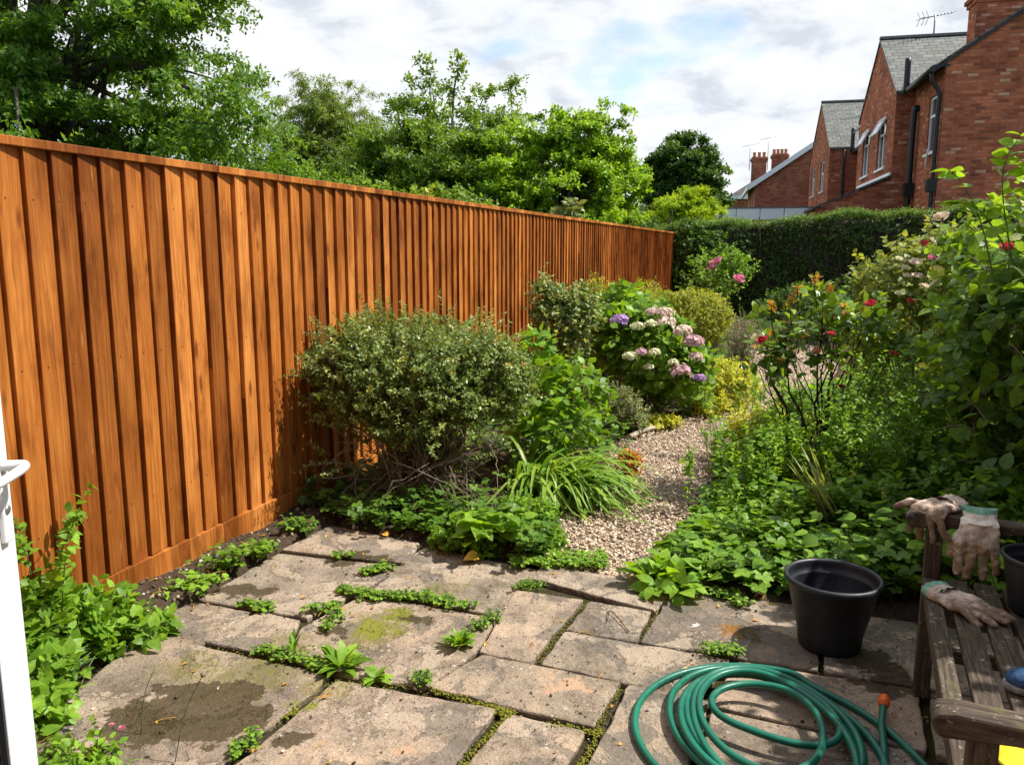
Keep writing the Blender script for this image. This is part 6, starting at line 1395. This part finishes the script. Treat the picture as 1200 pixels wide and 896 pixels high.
def glove(label, frame, bend, mat, curl=(0, 0, 0, 0), spread=1.0, thumb=(-.95, .55), seed=0, parts=True, mirror=1, squash=.62, group='worn gardening gloves', cuffmat='cuff'):
    """frame: 4x4 placing local glove (wrist at origin, fingers +Y, back of hand +Z); bend(y)->(y', z') drapes it"""
    r = np.random.default_rng(seed); a = Acc(); cf = Acc()
    fx = [-.0405, -.0140, .0130, .0385]; ln = [.074, .086, .080, .062]; fr_ = [.0128, .0130, .0126, .0116]
    for x in (-.034, -.012, .010, .031): capsule(a, (x*.85, .0, 0), (x*1.12, .088, .0), .018, .016)
    capsule(a, (-.026, .02, 0), (.024, .02, 0), .018, .017); capsule(a, (-.03, .07, 0), (.03, .07, 0), .016, .016)
    for k in range(4):
        sp = (k-1.5)*.07*spread; c = curl[k]
        p0 = np.array([fx[k], .09, 0]); p1 = p0+np.array([math.sin(sp)*.04, ln[k]*.5, -c*.35*ln[k]]); p2 = p1+np.array([math.sin(sp)*.035+r.normal(0, .002), ln[k]*.5*math.cos(c), -ln[k]*.5*math.sin(c)])
        capsule(a, p0, p1, fr_[k], fr_[k]*.95); capsule(a, p1, p2, fr_[k]*.95, fr_[k]*.86)
    b0 = np.array([-.032, .028, 0]); b1 = b0+np.array([thumb[0]*.035, .03, -.008]); b2 = b1+np.array([thumb[0]*.022*1.0, .04*thumb[1]+.014, -.012])
    capsule(a, b0, b1, .0155, .014); capsule(a, b1, b2, .014, .0115)
    V, Fs = fuse(a, .0028, 3); V *= 1.08
    # wrinkles and slump
    V[:, 2] *= squash; V += .0008*np.stack([np.sin(V[:, 1]*260+V[:, 0]*70+seed), np.sin(V[:, 0]*230+seed), np.sin(V[:, 1]*190+V[:, 0]*150)], -1)*(V[:, 1:2] > -.02)
    V[:, 2] += .004*np.sin(V[:, 0]*95+seed*2)*np.sin(V[:, 1]*60+seed)
    # cuff: open knitted tube
    m = 26; an = np.arange(m)*2*np.pi/m; ys = np.array([.004, -.012, -.03, -.045, -.048, -.046, -.03, -.012]); rx = np.array([.040, .038, .040, .043, .042, .039, .036, .034]); rz = np.array([.0185, .0175, .017, .018, .0165, .0145, .0135, .013])*squash/.62
    rip = 1+.05*np.cos(an*13)
    C = np.stack([np.outer(rx, np.cos(an)*rip), np.repeat(ys[:, None], m, 1)+.003*np.cos(an*2+seed)[None], np.outer(rz, np.sin(an)*rip)+.003*np.sin(ys*90)[:, None]], -1).reshape(-1, 3)
    C *= 1.1; k = np.arange(len(ys)-1)[:, None]; j = np.arange(m)[None]; CQ = np.stack([k*m+j, k*m+(j+1) % m, (k+1)*m+(j+1) % m, (k+1)*m+j], -1).reshape(-1, 4)
    def place(V):
        V = V.copy(); V[:, 0] *= mirror*1.13; y2, z2, nx_ = bend(V[:, 1]); off = V[:, 2:3]*nx_
        L_ = np.column_stack([V[:, 0], y2, z2])+np.column_stack([np.zeros(len(V)), off])
        M_ = np.array(frame); return L_@M_[:3, :3].T+M_[:3, 3]
    t = thing('gardening_glove', label, 'glove', tuple(np.array(frame)[:3, 3]), group=group)
    g = Acc(); Vp = place(V); dirt = [np.clip((V[f[:, 0], 1]-.03)/.08, 0, 1) for f in Fs]; [g.add(Vp if q_ == 0 else np.zeros((0, 3)), f if q_ == 0 else f-len(Vp), dirt[q_]) for q_, f in enumerate(Fs)]; g.build('hand', MT[mat], t)
    c = Acc(); c.add(place(C), CQ[:m*2]); c.add(np.zeros((0, 3)), CQ[m*2:]-c.n, 0, 1); c.build('cuff', [MT[mat], MT[cuffmat]], t)
    return t
def flat(y): return y, np.zeros_like(y), np.column_stack([np.zeros_like(y), np.ones_like(y)])
def drape(y0, rad):
    """straight until y0, then turns down by 90 degrees over a bend of radius rad"""
    def f(y):
        s_ = np.clip((y-y0)/rad, 0, math.pi/2*.97); rest = np.maximum(y-y0-rad*math.pi/2*.97, 0)
        yy_ = np.where(y < y0, y, y0+np.sin(s_)*rad+rest*np.cos(s_)); zz_ = np.where(y < y0, 0, -(1-np.cos(s_))*rad-rest*np.sin(s_))
        return yy_, zz_, np.column_stack([np.sin(s_), np.cos(s_)])
    return f
def hook(y):
    q = np.minimum(y-.012, 0)
    return np.where(q < 0, .012+q*.75, y), q*.75, np.column_stack([np.zeros_like(y), np.ones_like(y)])
def frame_(o, X, Y, Z): 
    X, Y, Z = [nrm(np.array(q, float)) for q in (X, Y, Z)]; M_ = np.eye(4); M_[:3, 0], M_[:3, 1], M_[:3, 2], M_[:3, 3] = X, Y, Z, o; return M_
# right-hand one of the pair: cuff over the arm, fingers hanging down towards us
arm_z = .638+.016+.010
glove('cream glove with a pale green cuff hanging fingers-down over the bench arm', frame_(bp(LEN-.052, .125, arm_z-.004), BX, -UP-AX*.06, -AX+UP*.06), hook, 'glove2', curl=(.1, .05, .05, .1), spread=1.1, thumb=(-.55, 1.0), seed=3)
# left-hand one: across the post top, fingers drooping forward and left
dl = nrm(-AX*.75-BX*.66); dx_ = np.cross(dl, UP)
glove('brown muddy glove slumped over the front post of the bench arm, fingers drooping', frame_(bp(LEN+.05, .030, arm_z+.010), dx_, dl, UP), drape(.050, .045), 'glove', curl=(.5, .3, .3, .45), spread=2.6, thumb=(-1.3, .5), seed=5, mirror=-1, squash=.8, cuffmat='glove')
# the one lying on the seat
gc = gp(1110, 699, SZ+.03); gt = gp(1180, 733, SZ+.03); dl = nrm(np.array(gt-gc)); dx_ = nrm(np.cross(dl, UP))
glove('brown muddy glove with a green cuff lying on the bench seat', frame_((gc[0], gc[1], SZ+.034), dx_, dl, UP), flat, 'glove', curl=(.15, .1, .2, .3), spread=.5, thumb=(-.35, 1.5), seed=8, squash=.85)

# ---------------------------------------------------------------- blue shoe toe and yellow cloth at the edge of the frame
c = gp(1193, 806, SZ+.02); fwd = nrm(np.array([-.85, .30, 0])); sd = np.cross(UP, fwd)
t = thing('canvas_shoe', 'blue canvas shoe with a pale grubby sole on the bench at the right edge', 'shoe', (c[0], c[1], SZ+.02)); c = np.array([c[0], c[1], SZ+.018])
a = Acc()
def sp(acc, p, s_, m=14):
    n_ = 9
    P = np.array([p-fwd*s_[0]*math.cos(math.pi*k/(n_-1)) for k in range(n_)]); 
    th = np.arange(m)*2*np.pi/m; R = np.array([max(math.sin(math.pi*k/(n_-1)), .02) for k in range(n_)])
    V = P[:, None]+R[:, None, None]*(sd*s_[1]*np.cos(th)[:, None]+UP*s_[2]*np.sin(th)[:, None]); k = np.arange(n_-1)[:, None]; j = np.arange(m)[None]
    acc.add(V.reshape(-1, 3), [np.stack([k*m+j, k*m+(j+1) % m, (k+1)*m+(j+1) % m, (k+1)*m+j], -1).reshape(-1, 4), np.array([list(range(m))[::-1]]), np.array([list(range((n_-1)*m, n_*m))])])
sp(a, c+fwd*-.03+UP*.028, (.062, .042, .030)); sp(a, c-fwd*.09+UP*.035, (.075, .038, .036)); sp(a, c-fwd*.17+UP*.05, (.06, .036, .055))
V, Fs = fuse(a, .004, 4); V[:, 2] = np.maximum(V[:, 2], c[2]+.012); g = Acc(); g.add(V, Fs); g.build('upper', MT['shoe'], t)
a = Acc(); m = 40; th = np.arange(m)*2*np.pi/m; L_ = .135; 
ol = [c-fwd*.10+fwd*math.cos(q)*L_+sd*math.sin(q)*(.047+.006*math.cos(q)) for q in th]
rows = [np.array(ol)+UP*z_+nrm(np.array(ol)-(c-fwd*.10))*o_ for z_, o_ in ((.0, -.004), (.004, .0), (.016, .001), (.019, -.003))]
V = np.vstack(rows+[[c-fwd*.1+UP*.019]]); j = np.arange(m); Q = [np.stack([k*m+j, k*m+(j+1) % m, (k+1)*m+(j+1) % m, (k+1)*m+j], -1) for k in range(3)]
a.add(V, [np.vstack(Q), np.stack([3*m+j, 3*m+(j+1) % m, np.full(m, 4*m)], -1), j[::-1][None]]); a.build('sole', MT['sole'], t)
c = np.array(gp(1200, 886, SZ+.02)); a = Acc(); n_ = 15
gxx, gyy = np.meshgrid(np.linspace(-.06, .10, n_), np.linspace(-.09, .055, n_)); 
zz_ = .014+.010*np.sin(gxx*42+1)*np.cos(gyy*35)+.006*np.sin(gxx*90+gyy*60)+.018*np.exp(-((gxx)**2+(gyy-.02)**2)/.002)
V1 = np.stack([c[0]+gxx*.9+gyy*.4, c[1]+gyy*.9-gxx*.35, c[2]+zz_], -1).reshape(-1, 3); V2 = V1-UP*.008; i = np.arange(n_-1)[:, None]*n_+np.arange(n_-1)[None]
Qt = np.stack([i, i+1, i+n_+1, i+n_], -1).reshape(-1, 4); e = [list(range(n_)), list(range(n_-1, n_*n_, n_)), list(range(n_*n_-1, n_*(n_-1)-1, -1)), list(range(n_*(n_-1), -1, -n_))]
ring = e[0][:-1]+e[1][:-1]+e[2][:-1]+e[3][:-1]; sidesq = [[ring[(k+1) % len(ring)], ring[k], ring[k]+n_*n_, ring[(k+1) % len(ring)]+n_*n_] for k in range(len(ring))]
a.add(np.vstack([V1, V2]), [np.vstack([Qt, Qt[:, ::-1]+n_*n_, np.array(sidesq)])]); tag(a.build('cleaning_cloth', MT['yellow']), 'bright yellow crumpled cloth on the bench below the near armrest', 'cloth')

# ---------------------------------------------------------------- white door leaf
DE = np.array([-1.062, 1.66, 0]); dd = nrm(np.array([.115, -.993, 0])); dn = np.array([-dd[1], dd[0], 0])  # dn: +x side (seen face)
dn = np.array([.993, .115, 0])
door = thing('white_door', 'open white plastic door leaf with a lever handle at the left edge', 'door', tuple(DE))
def dpt(u, n_, z): return DE+dd*u+dn*n_+UP*z
W = .80; H0_, H1_ = .045, 2.06; th_ = .06
a = Acc()
box(a, dpt(.055, -th_/2, (H0_+H1_)/2), (.11, th_, H1_-H0_), dd, dn, UP); box(a, dpt(W-.055, -th_/2, (H0_+H1_)/2), (.11, th_, H1_-H0_), dd, dn, UP)
for z in (H0_+.07, 1.0, H1_-.055): box(a, dpt(W/2, -th_/2, z), (W-.222, th_-.002, .14 if z < .2 else .11), dd, dn, UP)
fr_o = a.build('frame', MT['door'], door, bevel=.004)
a = Acc(); 
for z0_, z1_ in ((H0_+.142, .943), (1.057, H1_-.112)):
    for u_ in (.115, W-.115): box(a, dpt(u_, -.008, (z0_+z1_)/2), (.008, .012, z1_-z0_), dd, dn, UP)
a.build('glazing_gasket', MT['gasket'], fr_o)
for z0_, z1_ in ((H0_+.142, .943), (1.057, H1_-.112)):
    a = Acc(); box(a, dpt(W/2, -.03, (z0_+z1_)/2), (W-.224, .022, z1_-z0_), dd, dn, UP); a.build('glass_panel', MT['glass'], door)
hz_ = 1.095
a = Acc(); box(a, dpt(.048, .006, hz_-.045), (.030, .012, .235), dd, dn, UP); pl_ = a.build('handle_plate', MT['door'], door, bevel=.004)
a = Acc(); p = spline([dpt(.048, .010, hz_), dpt(.048, .035, hz_+.001), dpt(.052, .055, hz_+.002), dpt(.075, .062, hz_+.0), dpt(.12, .060, hz_-.004), dpt(.165, .052, hz_-.010)], 26)
tubes(a, p[None], np.concatenate([np.linspace(.012, .0105, 8), np.linspace(.0105, .009, 18)])[None], 12); a.build('lever_handle', MT['door'], pl_)
a = Acc(); tubes(a, np.array([[dpt(.048, .010, hz_-.092), dpt(.048, .015, hz_-.092), dpt(.048, .0155, hz_-.092)]]), np.array([[.009, .009, .001]]), 14); a.build('keyhole', MT['metal'], pl_)
a = Acc(); box(a, dpt(W+.045, -.03, 1.04), (.07, .08, 2.1), dd, dn, UP); a.build('jamb', MT['door'], door, bevel=.004)

# ---------------------------------------------------------------- light, sky, camera
w = bpy.data.worlds.new('World'); SC.world = w; w.use_nodes = True; nt = w.node_tree; nt.nodes.clear()
def wn(t_, **kw):
    n_ = nt.nodes.new('ShaderNode'+t_)
    for k, v in kw.items(): setattr(n_, k, v)
    return n_
SUN_EL = math.asin(SUN[2]); SUN_AZ = math.atan2(SUN[0], SUN[1])
sky = wn('TexSky', sky_type='NISHITA'); sky.sun_disc = False; sky.sun_elevation = SUN_EL; sky.sun_rotation = SUN_AZ; sky.air_density = 1.0; sky.dust_density = .6; sky.ozone_density = 1.5
bg = wn('Background'); bg.inputs[1].default_value = .15
tc = wn('TexCoord'); sepx = wn('SeparateXYZ'); nt.links.new(tc.outputs['Generated'], sepx.inputs[0])
def mth(op, a_, b_=0.0, clamp=False):
    n_ = wn('Math', operation=op); n_.use_clamp = clamp
    for i_, v in enumerate((a_, b_)):
        if isinstance(v, bpy.types.NodeSocket): nt.links.new(v, n_.inputs[i_])
        else: n_.inputs[i_].default_value = v
    return n_.outputs[0]
zc_ = mth('MAXIMUM', mth('ADD', sepx.outputs[2], .30), .1)
cx = mth('DIVIDE', sepx.outputs[0], zc_); cy = mth('DIVIDE', sepx.outputs[1], zc_)
cv = wn('CombineXYZ'); nt.links.new(cx, cv.inputs[0]); nt.links.new(cy, cv.inputs[1]); cv.inputs[2].default_value = CLOUD_SEED if 'CLOUD_SEED' in globals() else 3.3
def noi(scale, det, rough, dist=0.0, off=None):
    n_ = wn('TexNoise'); n_.inputs['Scale'].default_value = scale; n_.inputs['Detail'].default_value = det; n_.inputs['Roughness'].default_value = rough; n_.inputs['Distortion'].default_value = dist
    nt.links.new(cv.outputs[0], n_.inputs['Vector']); return n_.outputs['Fac']
cov = noi(2.6, 7, .52, .2); shade = noi(5.5, 6, .55, .3); veil = noi(.3, 3, .5)
def mr(v, a_, b_, c_=0.0, d_=1.0, smooth=True):
    n_ = wn('MapRange'); n_.interpolation_type = 'SMOOTHSTEP' if smooth else 'LINEAR'
    nt.links.new(v, n_.inputs[0])
    for i_, q in enumerate((a_, b_, c_, d_)): n_.inputs[i_+1].default_value = q
    return n_.outputs[0]
cm = mr(cov, .28, .42, .25, 1.0)
ramp = wn('ValToRGB'); nt.links.new(shade, ramp.inputs[0]); cr = ramp.color_ramp
cr.elements[0].position = .35; cr.elements[0].color = (3.1, 3.32, 3.65, 1); cr.elements[1].position = .62; cr.elements[1].color = (4.6, 4.68, 4.78, 1)
e_ = cr.elements.new(.46); e_.color = (4.05, 4.2, 4.42, 1)
# cloud is thinned in the unseen sky behind the camera to lower fill light
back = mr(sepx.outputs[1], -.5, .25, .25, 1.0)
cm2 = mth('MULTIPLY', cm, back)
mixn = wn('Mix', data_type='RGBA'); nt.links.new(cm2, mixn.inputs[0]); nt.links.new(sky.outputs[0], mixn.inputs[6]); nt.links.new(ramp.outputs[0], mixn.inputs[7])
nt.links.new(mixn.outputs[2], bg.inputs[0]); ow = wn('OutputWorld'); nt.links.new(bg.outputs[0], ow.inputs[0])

sl = bpy.data.lights.new('sun', 'SUN'); sl.energy = 5.0; sl.angle = math.radians(.6); sl.color = (1.0, .955, .88)
so = bpy.data.objects.new('sun', sl); COL.objects.link(so); so.rotation_euler = Vector(tuple(-SUN)).to_track_quat('-Z', 'Y').to_euler(); so.location = (8, -2, 14)

cam = bpy.data.cameras.new('camera'); co = bpy.data.objects.new('camera', cam); COL.objects.link(co); SC.camera = co
cam.sensor_fit = 'HORIZONTAL'; cam.sensor_width = 36; cam.lens = 36*950/1200; cam.clip_end = 1000; cam.clip_start = .05
co.location = (0, 0, EYE); co.rotation_euler = (math.pi/2-PT, 0, 0)
SC.view_settings.view_transform = 'Standard'; SC.view_settings.look = 'None'; SC.view_settings.exposure = .62; SC.view_settings.gamma = 1.0; SC.view_settings.use_curve_mapping = False
SC.render.engine = 'CYCLES'; SC.cycles.use_denoising = True; SC.cycles.max_bounces = 5; SC.cycles.diffuse_bounces = 2; SC.cycles.transmission_bounces = 4; SC.cycles.transparent_max_bounces = 4
SC.cycles.sample_clamp_indirect = 8
SC.render.resolution_x = 1024; SC.render.resolution_y = 764
